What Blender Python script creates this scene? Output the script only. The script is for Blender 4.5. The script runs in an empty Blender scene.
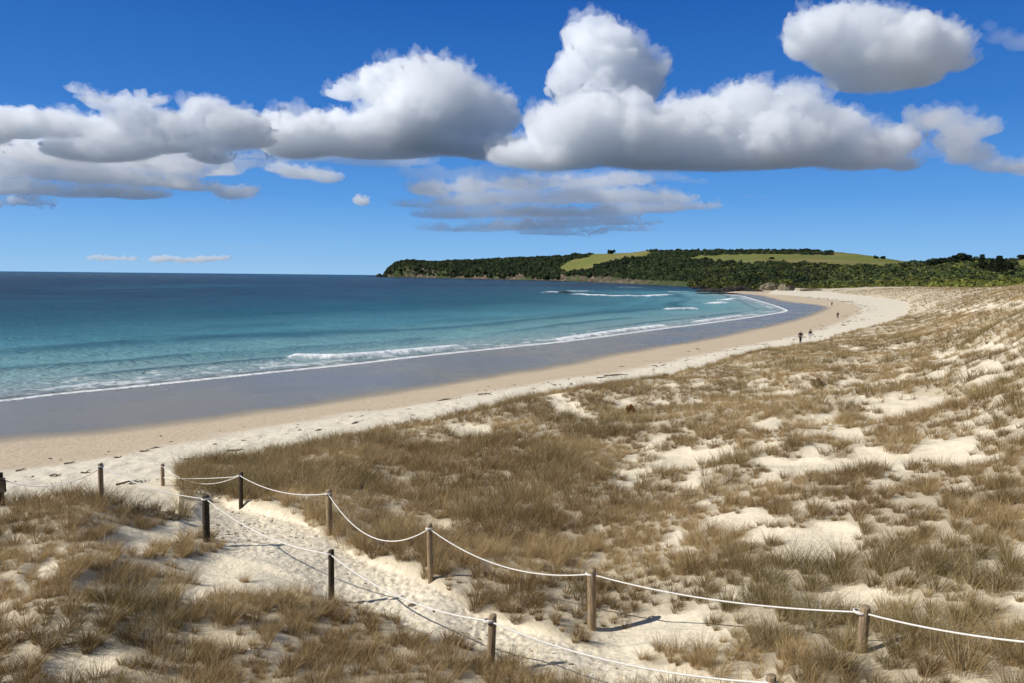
import bpy, bmesh, math, random
import numpy as np
from mathutils import Vector, noise as mnoise
random.seed(7); rng = np.random.default_rng(7)
S = bpy.context.scene
COL = S.collection
# ---------------------------------------------------------------- camera model
EYE = np.array([0.0, 0.0, 11.0]); FPX = 740.0; CX, CY = 512.0, 341.5
PITCH = math.atan((341.5 - 276.2) / FPX); ROLL = 0.0102
_f = np.array([0, math.cos(PITCH), -math.sin(PITCH)])
_r0 = np.array([1.0, 0, 0]); _u0 = np.array([0, math.sin(PITCH), math.cos(PITCH)])
CR = math.cos(ROLL) * _r0 + math.sin(ROLL) * _u0
CU = -math.sin(ROLL) * _r0 + math.cos(ROLL) * _u0
def ray(px, py):
    px = np.asarray(px, float); py = np.asarray(py, float)
    return _f * FPX + CR * (px - CX)[..., None] - CU * (py - CY)[..., None]
def at_z(px, py, z):
    d = ray(px, py); t = (z - EYE[2]) / d[..., 2]
    return EYE + d * t[..., None]
def at_y(px, py, y):
    d = ray(px, py); t = y / d[..., 1]
    return EYE + d * np.asarray(t)[..., None]
def project(P):
    v = np.asarray(P, float) - EYE
    w = v @ _f
    w = np.where(np.abs(w) < 1e-6, 1e-6, w)
    return CX + FPX * (v @ CR) / w, CY - FPX * (v @ CU) / w, w
def horizon(px): return 276.2 + ROLL * (np.asarray(px, float) - CX)
# ---------------------------------------------------------------- noise
def _h(ix, iy, iz, seed):
    with np.errstate(over='ignore'):
        n = (ix.astype(np.uint32) * np.uint32(374761393) + iy.astype(np.uint32) * np.uint32(668265263)
             + iz.astype(np.uint32) * np.uint32(2246822519) + np.uint32(seed * 3266489917 & 0xffffffff))
        n = (n ^ (n >> np.uint32(13))) * np.uint32(1274126177)
        n = (n ^ (n >> np.uint32(15))) * np.uint32(2246822519)
        n = n ^ (n >> np.uint32(16))
    return n.astype(np.float64) / 4294967295.0
def vnoise3(x, y, z, seed=0):
    x = np.asarray(x, float); y = np.asarray(y, float) + np.zeros_like(x); z = np.asarray(z, float) + np.zeros_like(x)
    ix = np.floor(x).astype(np.int64); iy = np.floor(y).astype(np.int64); iz = np.floor(z).astype(np.int64)
    fx = x - ix; fy = y - iy; fz = z - iz
    fx = fx * fx * fx * (fx * (fx * 6 - 15) + 10); fy = fy * fy * fy * (fy * (fy * 6 - 15) + 10); fz = fz * fz * fz * (fz * (fz * 6 - 15) + 10)
    r = 0
    for dx in (0, 1):
        wx = fx if dx else 1 - fx
        for dy in (0, 1):
            wy = fy if dy else 1 - fy
            for dz in (0, 1):
                wz = fz if dz else 1 - fz
                r = r + wx * wy * wz * _h(ix + dx, iy + dy, iz + dz, seed)
    return r * 2 - 1
def vnoise2(x, y, seed=0):
    x = np.asarray(x, float); y = np.asarray(y, float)
    ix = np.floor(x).astype(np.int64); iy = np.floor(y).astype(np.int64)
    fx = x - ix; fy = y - iy
    fx = fx * fx * fx * (fx * (fx * 6 - 15) + 10); fy = fy * fy * fy * (fy * (fy * 6 - 15) + 10)
    z0 = np.zeros_like(ix)
    a = _h(ix, iy, z0, seed); b = _h(ix + 1, iy, z0, seed); c = _h(ix, iy + 1, z0, seed); d = _h(ix + 1, iy + 1, z0, seed)
    return ((a * (1 - fx) + b * fx) * (1 - fy) + (c * (1 - fx) + d * fx) * fy) * 2 - 1
def fbm2(x, y, oct=4, seed=0, gain=.5):
    s = 0; a = 1; t = 0
    for k in range(oct):
        s = s + a * vnoise2(x * 2 ** k + 17.3 * k, y * 2 ** k - 9.1 * k, seed + k); t += a; a *= gain
    return s / t
def fbm3(x, y, z, oct=4, seed=0, gain=.5):
    s = 0; a = 1; t = 0
    for k in range(oct):
        s = s + a * vnoise3(x * 2 ** k + 17.3 * k, y * 2 ** k - 9.1 * k, z * 2 ** k + 3.3 * k, seed + k); t += a; a *= gain
    return s / t
def sstep(a, b, x):
    t = np.clip((x - a) / (b - a), 0, 1); return t * t * (3 - 2 * t)
# ---------------------------------------------------------------- mesh helpers
def mesh_np(name, V, F, mat=None, parent=None, smooth=False, attrs=None, nper=None, loc=None):
    """F: (n,3) or (n,4) int array"""
    V = np.asarray(V, np.float32); F = np.asarray(F, np.int32)
    me = bpy.data.meshes.new(name)
    me.vertices.add(len(V)); me.vertices.foreach_set('co', V.ravel())
    k = F.shape[1]
    me.loops.add(F.size); me.loops.foreach_set('vertex_index', F.ravel())
    me.polygons.add(len(F)); me.polygons.foreach_set('loop_start', np.arange(0, F.size, k, dtype=np.int32))
    if smooth: me.polygons.foreach_set('use_smooth', np.ones(len(F), bool))
    for an, (ty, data) in (attrs or {}).items():
        at = me.attributes.new(an, ty, 'POINT')
        key = {'FLOAT': 'value', 'FLOAT_COLOR': 'color', 'FLOAT_VECTOR': 'vector'}[ty]
        at.data.foreach_set(key, np.asarray(data, np.float32).ravel())
    me.update(calc_edges=True)
    o = bpy.data.objects.new(name, me); COL.objects.link(o)
    if mat: me.materials.append(mat)
    if parent: o.parent = parent
    if loc is not None: o.location = loc
    return o
def obj_bm(name, bm, mat=None, parent=None, smooth=True):
    me = bpy.data.meshes.new(name); bm.to_mesh(me); bm.free()
    if smooth: me.polygons.foreach_set('use_smooth', np.ones(len(me.polygons), bool))
    o = bpy.data.objects.new(name, me); COL.objects.link(o)
    if mat: me.materials.append(mat)
    if parent: o.parent = parent
    return o
def tag(o, label=None, cat=None, group=None, kind=None):
    if label: o['label'] = label
    if cat: o['category'] = cat
    if group: o['group'] = group
    if kind: o['kind'] = kind
    return o
def empty(name, loc):
    o = bpy.data.objects.new(name, None); COL.objects.link(o); o.location = loc; o.empty_display_size = .2
    return o
class NT:
    def __init__(s, mat): s.t = mat.node_tree; s.n = s.t.nodes; s.l = s.t.links
    def new(s, ty, **kw):
        n = s.n.new(ty)
        for k, v in kw.items():
            if k == 'inp':
                for a, b in v.items():
                    if isinstance(b, bpy.types.NodeSocket): s.l.new(b, n.inputs[a])
                    else: n.inputs[a].default_value = b
            else: setattr(n, k, v)
        return n
    def math(s, op, a, b=0.0, clamp=False):
        n = s.new('ShaderNodeMath', operation=op, use_clamp=clamp, inp={0: a, 1: b}); return n.outputs[0]
    def mix(s, f, a, b, mode='MIX'):
        n = s.new('ShaderNodeMix', data_type='RGBA', blend_type=mode)
        for i, v in ((0, f), (6, a), (7, b)):
            if isinstance(v, bpy.types.NodeSocket): s.l.new(v, n.inputs[i])
            else: n.inputs[i].default_value = v if i == 0 else (*v, 1)
        return n.outputs[2]
    def noise(s, scale, detail=4, rough=.55, vec=None, out=0, dim='3D'):
        n = s.new('ShaderNodeTexNoise', noise_dimensions=dim, inp={'Scale': scale, 'Detail': detail, 'Roughness': rough})
        if vec: s.l.new(vec, n.inputs['Vector'])
        return n.outputs[out]
    def ramp(s, fac, stops, interp='LINEAR'):
        n = s.new('ShaderNodeValToRGB'); s.l.new(fac, n.inputs[0]); r = n.color_ramp; r.interpolation = interp
        while len(r.elements) > 1: r.elements.remove(r.elements[-1])
        r.elements[0].position = stops[0][0]; r.elements[0].color = (*stops[0][1], 1)
        for p, c in stops[1:]:
            e = r.elements.new(p); e.color = (*c, 1)
        return n.outputs[0]
    def attr(s, name, out='Fac'): return s.new('ShaderNodeAttribute', attribute_name=name).outputs[out]
    def mapr(s, v, a, b, c=0., d=1., smooth=True):
        n = s.new('ShaderNodeMapRange', inp={0: v, 1: a, 2: b, 3: c, 4: d})
        if smooth: n.interpolation_type = 'SMOOTHSTEP'
        return n.outputs[0]
def material(name):
    m = bpy.data.materials.new(name); m.use_nodes = True; m.node_tree.nodes.clear(); return m, NT(m)
def principled(name, color, rough=.8, bump=None, bdist=.02, spec=.3, **kw):
    m, t = material(name)
    p = t.new('ShaderNodeBsdfPrincipled', inp={'Roughness': rough, 'Specular IOR Level': spec})
    if callable(color): color = color(t)
    if isinstance(color, bpy.types.NodeSocket): t.l.new(color, p.inputs['Base Color'])
    else: p.inputs['Base Color'].default_value = (*color, 1)
    if bump:
        b = t.new('ShaderNodeBump', inp={'Height': bump(t), 'Distance': bdist, 'Strength': 1.0}); t.l.new(b.outputs[0], p.inputs['Normal'])
    for k, v in kw.items(): p.inputs[k.replace('_', ' ')].default_value = v
    o = t.new('ShaderNodeOutputMaterial'); t.l.new(p.outputs[0], o.inputs[0])
    return m
# ---------------------------------------------------------------- light, sky, camera
SUN_TO = np.array([-1.0, -0.22, 0.0]); SUN_TO /= np.linalg.norm(SUN_TO)   # towards the sun, in plan
SUN_EL = math.radians(38)
sd = np.array([SUN_TO[0] * math.cos(SUN_EL), SUN_TO[1] * math.cos(SUN_EL), math.sin(SUN_EL)])
L = bpy.data.lights.new('sun', 'SUN'); L.energy = 4.9; L.angle = math.radians(.5); L.color = (1, .958, .885)
lo = bpy.data.objects.new('sun', L); COL.objects.link(lo)
lo.rotation_euler = Vector(sd).to_track_quat('Z', 'Y').to_euler()
W = bpy.data.worlds.new('World'); S.world = W; W.use_nodes = True
t = NT(W); t.n.clear()
sky = t.new('ShaderNodeTexSky', sky_type='NISHITA', sun_disc=False, sun_elevation=SUN_EL, air_density=1.0, dust_density=.25, ozone_density=3.0, altitude=0)
sky.sun_rotation = math.atan2(SUN_TO[0], SUN_TO[1])
hs = t.new('ShaderNodeHueSaturation', inp={'Saturation': 1.2, 'Value': 1.0, 'Color': sky.outputs[0]})
tc = t.new('ShaderNodeTexCoord'); sz = t.new('ShaderNodeSeparateXYZ', inp={0: tc.outputs['Generated']})
el = t.math('MAXIMUM', sz.outputs[2], 0.0)
clear = t.ramp(el, [(0, (2.7, 5.2, 8.1)), (.03, (2.0, 4.5, 8.0)), (.1, (.85, 3.0, 7.2)), (.2, (.30, 1.75, 5.6)), (.36, (.08, .9, 4.0)), (.5, (.6, 1.1, 2.2)), (1, (.8, 1.0, 1.35))])  # stops above the view are whitened to make the shadow fill less blue
skc = t.mix(.92, hs.outputs[0], clear)
bg = t.new('ShaderNodeBackground', inp={'Strength': .1, 'Color': skc})
ow = t.new('ShaderNodeOutputWorld'); t.l.new(bg.outputs[0], ow.inputs[0])
cam = bpy.data.cameras.new('camera'); co = bpy.data.objects.new('camera', cam); COL.objects.link(co); S.camera = co
cam.sensor_fit = 'HORIZONTAL'; cam.sensor_width = 36; cam.lens = FPX / 1024 * 36; cam.clip_start = .1; cam.clip_end = 60000
from mathutils import Matrix
co.matrix_world = Matrix(((CR[0], CU[0], -_f[0], EYE[0]), (CR[1], CU[1], -_f[1], EYE[1]), (CR[2], CU[2], -_f[2], EYE[2]), (0, 0, 0, 1)))
S.view_settings.view_transform = 'Standard'; S.view_settings.look = 'None'; S.view_settings.exposure = .12; S.view_settings.gamma = 1
c = S.cycles if hasattr(S, 'cycles') else None
S.render.engine = 'CYCLES'
S.cycles.use_denoising = True
S.cycles.max_bounces = 18; S.cycles.volume_bounces = 18; S.cycles.diffuse_bounces = 3; S.cycles.glossy_bounces = 2
S.cycles.transparent_max_bounces = 32; S.cycles.use_adaptive_sampling = True; S.cycles.adaptive_threshold = .03
S.render.use_persistent_data = False
# ---------------------------------------------------------------- clouds: closed volumes several km out
def cloud_mat(name, dens, aniso=.3):
    m, t = material(name)
    v = t.new('ShaderNodeVolumePrincipled', inp={'Color': (.984, .992, 1, 1), 'Density': dens, 'Anisotropy': aniso})
    o = t.new('ShaderNodeOutputMaterial'); t.l.new(v.outputs[0], o.inputs['Volume'])
    m.cycles.homogeneous_volume = True if hasattr(m.cycles, 'homogeneous_volume') else False
    return m
def core_mat():
    m, t = material('cloud_core')
    d = t.new('ShaderNodeBsdfDiffuse', inp={'Color': (.93, .93, .94, 1)}); tr = t.new('ShaderNodeBsdfTranslucent', inp={'Color': (.9, .92, .95, 1)})
    mx = t.new('ShaderNodeMixShader', inp={0: .38}); t.l.new(d.outputs[0], mx.inputs[1]); t.l.new(tr.outputs[0], mx.inputs[2])
    o = t.new('ShaderNodeOutputMaterial'); t.l.new(mx.outputs[0], o.inputs[0]); return m
M_core = core_mat()
def cloud_shell(blobs, Y, dens, vox, amp, scale, seed, thick, grow, name, parent=None, puffs=9, mat=None):
    """blobs: (px, py, rx, ry) sizes in the units seen from the beach, turned into metres at distance Y"""
    k = Y / FPX
    ico = bmesh.new(); bmesh.ops.create_icosphere(ico, subdivisions=3, radius=1.0)
    iv = np.array([v.co[:] for v in ico.verts]); fi = np.array([[v.index for v in f.verts] for f in ico.faces]); ico.free()
    V = []; F = []; n = 0
    for i, b in enumerate(blobs):
        cx, cy, rx, ry = b[:4]; dy = b[4] if len(b) > 4 else (vnoise2(i * 3.7, seed * 1.1, 5) * 22)
        c0 = at_y(cx, cy, Y + dy * k)
        rz = max(min(rx, ry * 2.2), ry) * thick
        gr = grow * min(rx, ry) ; V.append(iv * np.array([(rx + gr) * k, (rz + gr) * k, (ry + gr) * k]) + c0); F.append(fi + n); n += len(iv)
    g = np.random.default_rng(seed * 7 + 1)
    if puffs:
        for i, b in enumerate(blobs):
            cx, cy, rx, ry = b[:4]; dy = b[4] if len(b) > 4 else (vnoise2(i * 3.7, seed * 1.1, 5) * 22); rz = max(min(rx, ry * 2.2), ry) * thick
            m_ = int(puffs * (.6 + rx / 40))
            for _ in range(m_):
                u = g.normal(size=3); u /= np.linalg.norm(u); u[2] = abs(u[2]) * 1.0 - .12; u[1] = -abs(u[1]) if g.uniform() < .7 else u[1]
                s_ = ry * g.uniform(.2, .42) + .8
                c0 = at_y(cx + u[0] * rx * .9, cy - u[2] * ry * .85, Y + (dy + u[1] * rz * .85) * k)
                V.append(iv * np.array([s_ * 1.2, s_ * 1.1, s_]) * k + c0); F.append(fi + n); n += len(iv)
    V = np.concatenate(V); F = np.concatenate(F)
    tmp = mesh_np('cloud', V, F)
    md = tmp.modifiers.new('r', 'REMESH'); md.mode = 'VOXEL'; md.voxel_size = vox * k
    dg = bpy.context.evaluated_depsgraph_get(); ev = tmp.evaluated_get(dg); me = ev.to_mesh()
    N = len(me.vertices); P = np.empty(N * 3, np.float32); me.vertices.foreach_get('co', P); P = P.reshape(-1, 3).astype(float)
    nl = len(me.loops); li = np.empty(nl, np.int32); me.loops.foreach_get('vertex_index', li)
    ls = np.empty(len(me.polygons), np.int32); me.polygons.foreach_get('loop_start', ls)
    lt = np.empty(len(me.polygons), np.int32); me.polygons.foreach_get('loop_total', lt)
    ev.to_mesh_clear(); bpy.data.objects.remove(tmp)
    assert (lt == 4).all()
    Q = li[ls[:, None] + np.arange(4)]
    def normals(P):
        fn = np.cross(P[Q[:, 2]] - P[Q[:, 0]], P[Q[:, 3]] - P[Q[:, 1]]); nn = np.zeros_like(P)
        for j in range(4):
            for a in range(3): nn[:, a] += np.bincount(Q[:, j], fn[:, a], len(P))
        return nn / (np.linalg.norm(nn, axis=1, keepdims=True) + 1e-9)
    def smooth(P, it):
        for _ in range(it):
            s = np.zeros_like(P); cnt = np.zeros(len(P))
            for j in range(4):
                a = Q[:, j]; b = Q[:, (j + 1) % 4]
                for q in range(3): s[:, q] += np.bincount(a, P[b, q], len(P)) + np.bincount(b, P[a, q], len(P))
                cnt += np.bincount(a, minlength=len(P)) + np.bincount(b, minlength=len(P))
            P = .5 * P + .5 * s / cnt[:, None]
        return P
    P = smooth(P, 2)
    for (sc, am, sd_) in ((scale * 2.2, amp * 1.0, 1), (scale, amp * .8, 2), (scale * .45, amp * .6, 3), (scale * .2, amp * .34, 4)):
        nn = normals(P); L_ = sc * k; q = P / L_
        b = 1 - np.abs(vnoise3(q[:, 0], q[:, 1], q[:, 2], seed * 10 + sd_)) * 2       # billows
        c_ = vnoise3(q[:, 0] * 1.3 + 7, q[:, 1] * 1.3, q[:, 2] * 1.3, seed * 10 + sd_ + 50)
        low = np.clip(nn[:, 2] * .8 + .75, .12, 1)                                    # flat underside, billowing top
        P = P + nn * (((b - .45) * .85 + c_ * .5) * low * am * k)[:, None]
    return mesh_np(name, P, Q, mat or cloud_mat('cloud_vapour', dens), smooth=True, parent=parent)
def cloud(blobs, Y, label, dens=.009, vox=2.0, amp=6.5, scale=20.0, seed=0, thick=.8, fringe=.0034, grow=.12, ramp=1.5, solid=False):
    o = cloud_shell(blobs, Y, dens, vox, amp, scale, seed, thick, -.22 if solid else 0, 'cloud', mat=M_core if solid else None)
    if solid: fringe = .007; grow = .06
    if fringe: cloud_shell(blobs, Y, fringe, vox, amp * ramp, scale * .8, seed + 40, thick, grow, 'cloud_fringe', o)
    tag(o, label, 'cloud', 'clouds over the bay')
    return o
YC = 6000.0
cloud([(815,34,32,24),(838,28,34,20),(868,26,40,20),(905,34,38,20),(935,50,34,22),(880,54,68,24),(900,74,46,14),(845,52,38,22),(802,42,16,18),(957,56,20,15),(870,82,44,10)], YC, 'oval white cloud alone at the upper right of the sky', seed=1, dens=.0125)
cloud([(590,36,28,20),(607,52,38,26),(628,72,30,28),(598,66,34,32),(575,88,24,20),(642,88,22,18),(652,70,14,16),(600,100,40,14)], YC + 300, 'tall rounded cloud tower rising above the long cloud bank', seed=2, dens=.0125)
cloud([(575,130,50,30),(640,136,64,30),(700,128,52,30),(745,112,42,26),(790,112,36,26),(825,130,44,22),(700,156,140,14),(550,156,64,14),(880,142,40,14),(850,158,60,12),(615,114,36,26),(770,142,64,24),(905,162,18,9)], YC - 700, 'long white cloud bank with a flat grey base at centre', seed=3, dens=.0125)
cloud([(392,84,34,24),(435,92,46,30),(478,114,36,26),(415,116,54,30),(350,130,56,17),(380,146,84,13),(470,142,56,14),(320,126,32,11),(500,124,20,14),(280,130,36,14),(345,92,22,8),(488,146,36,13),(300,146,40,12)], YC + 500, 'big domed cloud left of the cloud bank with a shaded right side', seed=4, dens=.0125)
cloud([(80,90,14,3.5),(96,97,20,5),(112,104,26,7),(150,100,16,6),(140,116,36,11),(178,126,40,13),(120,134,34,14),(205,112,24,13),(236,124,32,14),(60,126,42,12),(20,124,34,14),(-30,128,44,18),(100,150,60,12),(215,155,24,9),(160,142,54,11),(235,138,44,12)], YC, 'ragged left cloud with a thin streamer at its upper edge', seed=5, amp=6, dens=.0095)
cloud([(10,150,50,10),(60,156,50,9),(110,160,50,9),(160,164,46,8),(205,170,40,6),(0,168,40,10),(50,172,50,8),(100,176,50,8),(150,180,50,7),(196,186,36,5),(-20,186,40,9),(30,188,44,7),(80,192,46,6),(130,194,44,5),(20,201,40,4),(235,194,22,5),(248,190,10,4)], YC + 1500, 'flat grey cloud layer low on the left under the ragged cloud', seed=6, amp=6, dens=.007, fringe=.002, vox=1.6, scale=15, thick=1.4)
cloud([(300,172,24,7),(326,177,20,6),(278,168,16,5)], YC - 1400, 'small flat cloud below the big domed cloud', seed=7, amp=4, scale=14, dens=.012)
cloud([(362,201,9,5)], YC - 1400, 'tiny puff of cloud left of the grey layered cloud', seed=8, amp=3, scale=9, vox=1.2, dens=.02)
cloud([(430,188,24,8),(470,186,26,7),(520,184,34,7),(575,182,40,7),(625,180,30,6),(430,204,40,4),(480,200,50,6),(540,198,60,6),(600,196,60,7),(655,198,44,5),(695,206,28,3.5),(500,213,80,5),(570,211,80,6),(640,208,50,5),(450,215,40,4),(600,221,66,4),(530,225,70,4.5),(470,229,56,2.6),(560,233,50,2.6),(620,229,40,2.2)], YC + 1200, 'grey layered cloud hanging low under the cloud bank', seed=9, amp=4.5, dens=.0042, fringe=.0016, thick=1.6, vox=1.5, scale=15)
cloud([(922,120,18,12),(948,118,24,12),(970,128,28,11),(990,128,16,7),(955,140,22,12),(972,152,24,10),(1000,164,30,8),(1032,168,28,8),(960,158,18,7)], YC - 1500, 'thin broken cloud trailing off at the right', seed=10, amp=5, dens=.006, fringe=.002)
cloud([(1000,36,14,7),(1024,42,20,8),(990,26,8,4)], YC, 'faint wisp of cloud at the upper right edge', seed=11, amp=4, dens=.0010, fringe=.0008)
for i, (x, y, a, b_, lb) in enumerate([(112, 258, 20, 2.6, 'left strip of tiny cloud low over the sea horizon'), (190, 259.5, 32, 3.2, 'lumpy strip of tiny cloud low over the sea horizon, right of the first'), (250, 248.5, 24, 1.3, 'thin grey streak of cloud above the lumpy horizon strip')]):
    g = np.random.default_rng(i)
    cloud([(x - a + 2 * a * q, y + g.uniform(-.6, .5) * b_, a * .3, b_ * g.uniform(.7, 1.1)) for q in np.linspace(0, 1, 9)], YC * 4, lb, seed=20 + i, amp=.8, scale=5, vox=.5, dens=.004 if i < 2 else .0005, fringe=0)

cloud([(250,128,40,16),(290,112,26,9),(330,140,60,14),(220,160,60,9),(300,152,70,9),(380,160,60,7),(180,140,50,16),(120,150,60,14),(60,150,60,16)], YC + 900, 'thin pale veil of cloud joining the ragged left cloud to the domed one', seed=31, amp=6, dens=.0026, fringe=.0012)
cloud([(430,172,40,8),(490,176,60,8),(560,174,60,7),(640,176,50,6),(700,180,30,4)], YC + 1000, 'thin pale veil of cloud between the long bank and the grey layered cloud', seed=32, amp=4, dens=.0016, fringe=0)
cloud([(860,150,40,10),(900,136,34,10),(930,150,30,8),(890,160,30,6)], YC - 200, 'thin grey veil trailing off the right end of the long cloud bank', seed=33, amp=5, dens=.0018, fringe=0)
cloud([(30,237,14,1.2),(50,237.6,14,1.3),(68,237,8,.9)], YC * 3, 'short thin streak of cloud above the sea at the far left', seed=34, amp=.7, scale=5, vox=.6, dens=.0006, fringe=0)
cloud([(748,196,8,2.2),(762,197,9,2.4),(775,198,6,1.6)], YC, 'small faint scrap of cloud under the right half of the long bank', seed=35, amp=1.5, scale=6, vox=.8, dens=.0012, fringe=0)
# ---------------------------------------------------------------- shoreline curves (plan), ground height
def crv(pts, z): return [tuple(at_z(px, py, z)[:2]) for px, py in pts]
FOAM = [(-200,-86),(-110,-10),(-72,26)] + crv([(0,402),(60,394),(117,389),(203,380),(273,372.5),(350,365),(416,357),(495,349),(560,342.5),(614,335.6),(658,329.5),(700,324.5),(745,318.5),(785,312.3),(789,310.5),(782,307.5),(768,303),(752,298.5),(742,295.3),(722,293.8)], 0.02)
WET = [(-200,-100),(-100,-18),(-60,20)] + crv([(0,441),(75,437),(150,429),(280,411),(400,393),(500,377),(570,365),(640,351),(700,341.5),(745,332.5),(802,319.5),(823,311.5),(829,308),(824,305.5),(805,303.5),(787,301.5),(774,298.5),(765,296),(752,294.3),(724,292.6)], .45)
DRY = [(-190,-106),(-92,-24),(-50,11)] + crv([(0,471),(70,463),(176,443.6),(273,426),(350,413),(400,408),(526,385),(631,370),(723,350.5),(765,342),(802,335.5),(827,327),(849,319),(862,311),(859,306),(840,300.5),(802,296.8),(785,295),(768,293.9)], 1.4)
FOOT = [(-180,-112),(-86,-30),(-45,5),(-22,26)] + crv([(100,495),(132,486),(178,470.6),(254,453),(330,438),(400,424),(470,411),(548,393),(600,386),(658,377),(700,367),(735,355),(771,349.5),(800,345.8),(818,342),(840,333),(881,324.5),(900,317.5),(911,311.5),(908,301.5),(883,298),(843,294),(824,291.8),(806,291.2),(795,290.8)], 2.3)
def far_close(c):
    return np.array(c + [(330, 900), (900, 2500), (9000, 9000), (9000, -9000), (-2500, -9000), (-900, -700)])
def smooth_poly(c, n=3):
    c = np.array(c)
    for _ in range(n):
        q = np.empty((2 * len(c) - 2, 2)); q[0::2] = c[:-1] * .75 + c[1:] * .25; q[1::2] = c[:-1] * .25 + c[1:] * .75
        c = np.vstack([c[:1], q, c[-1:]])
    return [tuple(p) for p in c]
def inside(poly, x, y):
    r = np.zeros(x.shape, bool); n = len(poly)
    for i in range(n):
        x1, y1 = poly[i]; x2, y2 = poly[(i + 1) % n]
        if y1 == y2: continue
        c = ((y1 > y) != (y2 > y)) & (x < (x2 - x1) * (y - y1) / (y2 - y1) + x1); r ^= c
    return r
def dist_line(pts, x, y):
    d = np.full(x.shape, 1e18)
    for (x1, y1), (x2, y2) in zip(pts[:-1], pts[1:]):
        dx, dy = x2 - x1, y2 - y1; L2 = dx * dx + dy * dy + 1e-12
        t = np.clip(((x - x1) * dx + (y - y1) * dy) / L2, 0, 1)
        d = np.minimum(d, (x - x1 - t * dx) ** 2 + (y - y1 - t * dy) ** 2)
    return np.sqrt(d)
FOAM, WET, DRY, FOOT = [smooth_poly(c, 2) for c in (FOAM, WET, DRY, FOOT)]
def sdist(c, x, y):
    """positive on the land side"""
    return np.where(inside(far_close(c), x, y), 1, -1) * dist_line(c, x, y)
# dune heights at known places: (px, py, z)
DC = [(0,683,6.3),(0,620,5.9),(0,560,5.5),(0,520,5.25),(2,504,5.15),(100.5,505.6,5.05),(60,503,5.1),(200,683,6.2),(200,600,5.5),(250,575,5.35),(150,540,5.2),(206,541.5,4.95),
      (241,508,3.9),(175,497,3.9),(163,487,3.5),(329.5,535,4.75),(331.5,600,5.2),(430.6,581,5.25),(400,683,6.0),(400,620,5.4),(491,665,5.7),(592,629,5.55),(600,683,5.95),(560,650,5.75),
      (600,560,5.1),(600,500,4.7),(600,450,4.0),(600,420,3.5),(500,560,5.0),(500,500,4.4),(500,450,3.7),(400,520,4.4),(400,480,3.6),(400,445,3.0),(320,470,3.4),(260,480,3.1),
      (700,560,5.6),(700,500,5.4),(700,450,4.9),(700,420,4.3),(700,395,3.6),(800,683,6.4),(771,683,6.3),(861,655,6.25),(800,600,6.1),(800,500,6.1),(800,440,5.8),(800,410,5.1),(800,385,4.6),(800,365,4.0),
      (900,600,6.4),(900,500,6.5),(900,430,6.2),(900,390,5.7),(900,360,5.1),(900,340,4.4),(1024,683,6.9),(1024,600,6.8),(1024,500,6.9),(1024,440,7.2),(1024,400,7.5),(1024,350,7.9),(1024,325,8.4),(1024,305,9.0),(1024,293,9.5),
      (960,340,6.2),(960,315,6.5),(940,325,5.8),(930,303,5.2),(900,306,3.9),(960,297,7.0),(1000,289,9.2),(1024,286.5,9.9),(970,289.5,8.2),(920,291.5,6.0),(880,291.5,4.6),
      (1200,683,7.2),(1200,500,7.6),(1200,380,8.6),(1200,300,9.8),(-150,683,6.2),(-150,560,5.5),(-150,515,5.0)]
_c = []
for px, py, z in DC:
    p = at_z(px, py, z); _c.append((p[0], p[1], z))
for a in range(-180, 180, 30):
    _c.append((1.2 * math.sin(math.radians(a)), 1.2 * math.cos(math.radians(a)), 9.25))
for a in (-180, -150, -120, -90, -60, 60, 90, 120, 150):
    for r_, z_ in ((4, 8.9), (12, 8.4), (60, 8.0 if a > 0 else 5.5), (400, 9.0)):
        if abs(a) == 60: z_ = z_ - 1.6 if r_ < 30 else z_
        _c.append((r_ * math.sin(math.radians(a)), r_ * math.cos(math.radians(a)), z_))
for a in (-30, -15, 0, 15, 30):
    _c.append((4.2 * math.sin(math.radians(a)), 4.2 * math.cos(math.radians(a)), 7.9))
for px, r_, z_ in ((850, 520, 4), (900, 450, 5.5), (960, 430, 7), (1024, 430, 8), (1200, 500, 9), (850, 1500, 5), (1100, 1500, 9), (700, 1500, 4)):
    th = math.atan((px - 512) / FPX); _c.append((r_ * math.sin(th), r_ * math.cos(th), z_))
for p in FOOT[4::6]: _c.append((p[0], p[1], 2.6))
_c = np.array(_c)
def _emb(x, y):
    r = np.hypot(x, y) + .8; th = np.arctan2(x, y); lr = np.log(r)
    return np.stack([np.sin(th) * (lr + .6) * 1.6, np.cos(th) * (lr + .6)], -1)
_E = _emb(_c[:, 0], _c[:, 1])
def _U(d2): return .5 * d2 * np.log(d2 + 1e-12)
_K = _U(((_E[:, None] - _E[None]) ** 2).sum(-1)) + np.eye(len(_E)) * 4e-4
_A = np.zeros((len(_E) + 3,) * 2); _A[:-3, :-3] = _K; _A[:-3, -3] = 1; _A[:-3, -2:] = _E; _A[-3, :-3] = 1; _A[-2:, :-3] = _E.T
_w = np.linalg.solve(_A, np.append(_c[:, 2], [0, 0, 0]))
def tps(x, y):
    sh = x.shape; x = x.ravel(); y = y.ravel(); out = np.empty(x.shape)
    for i in range(0, len(x), 100000):
        e = _emb(x[i:i + 100000], y[i:i + 100000])
        k = _U(((e[:, None] - _E[None]) ** 2).sum(-1))
        out[i:i + 100000] = k @ _w[:-3] + _w[-3] + e @ _w[-2:]
    return out.reshape(sh)
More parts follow.
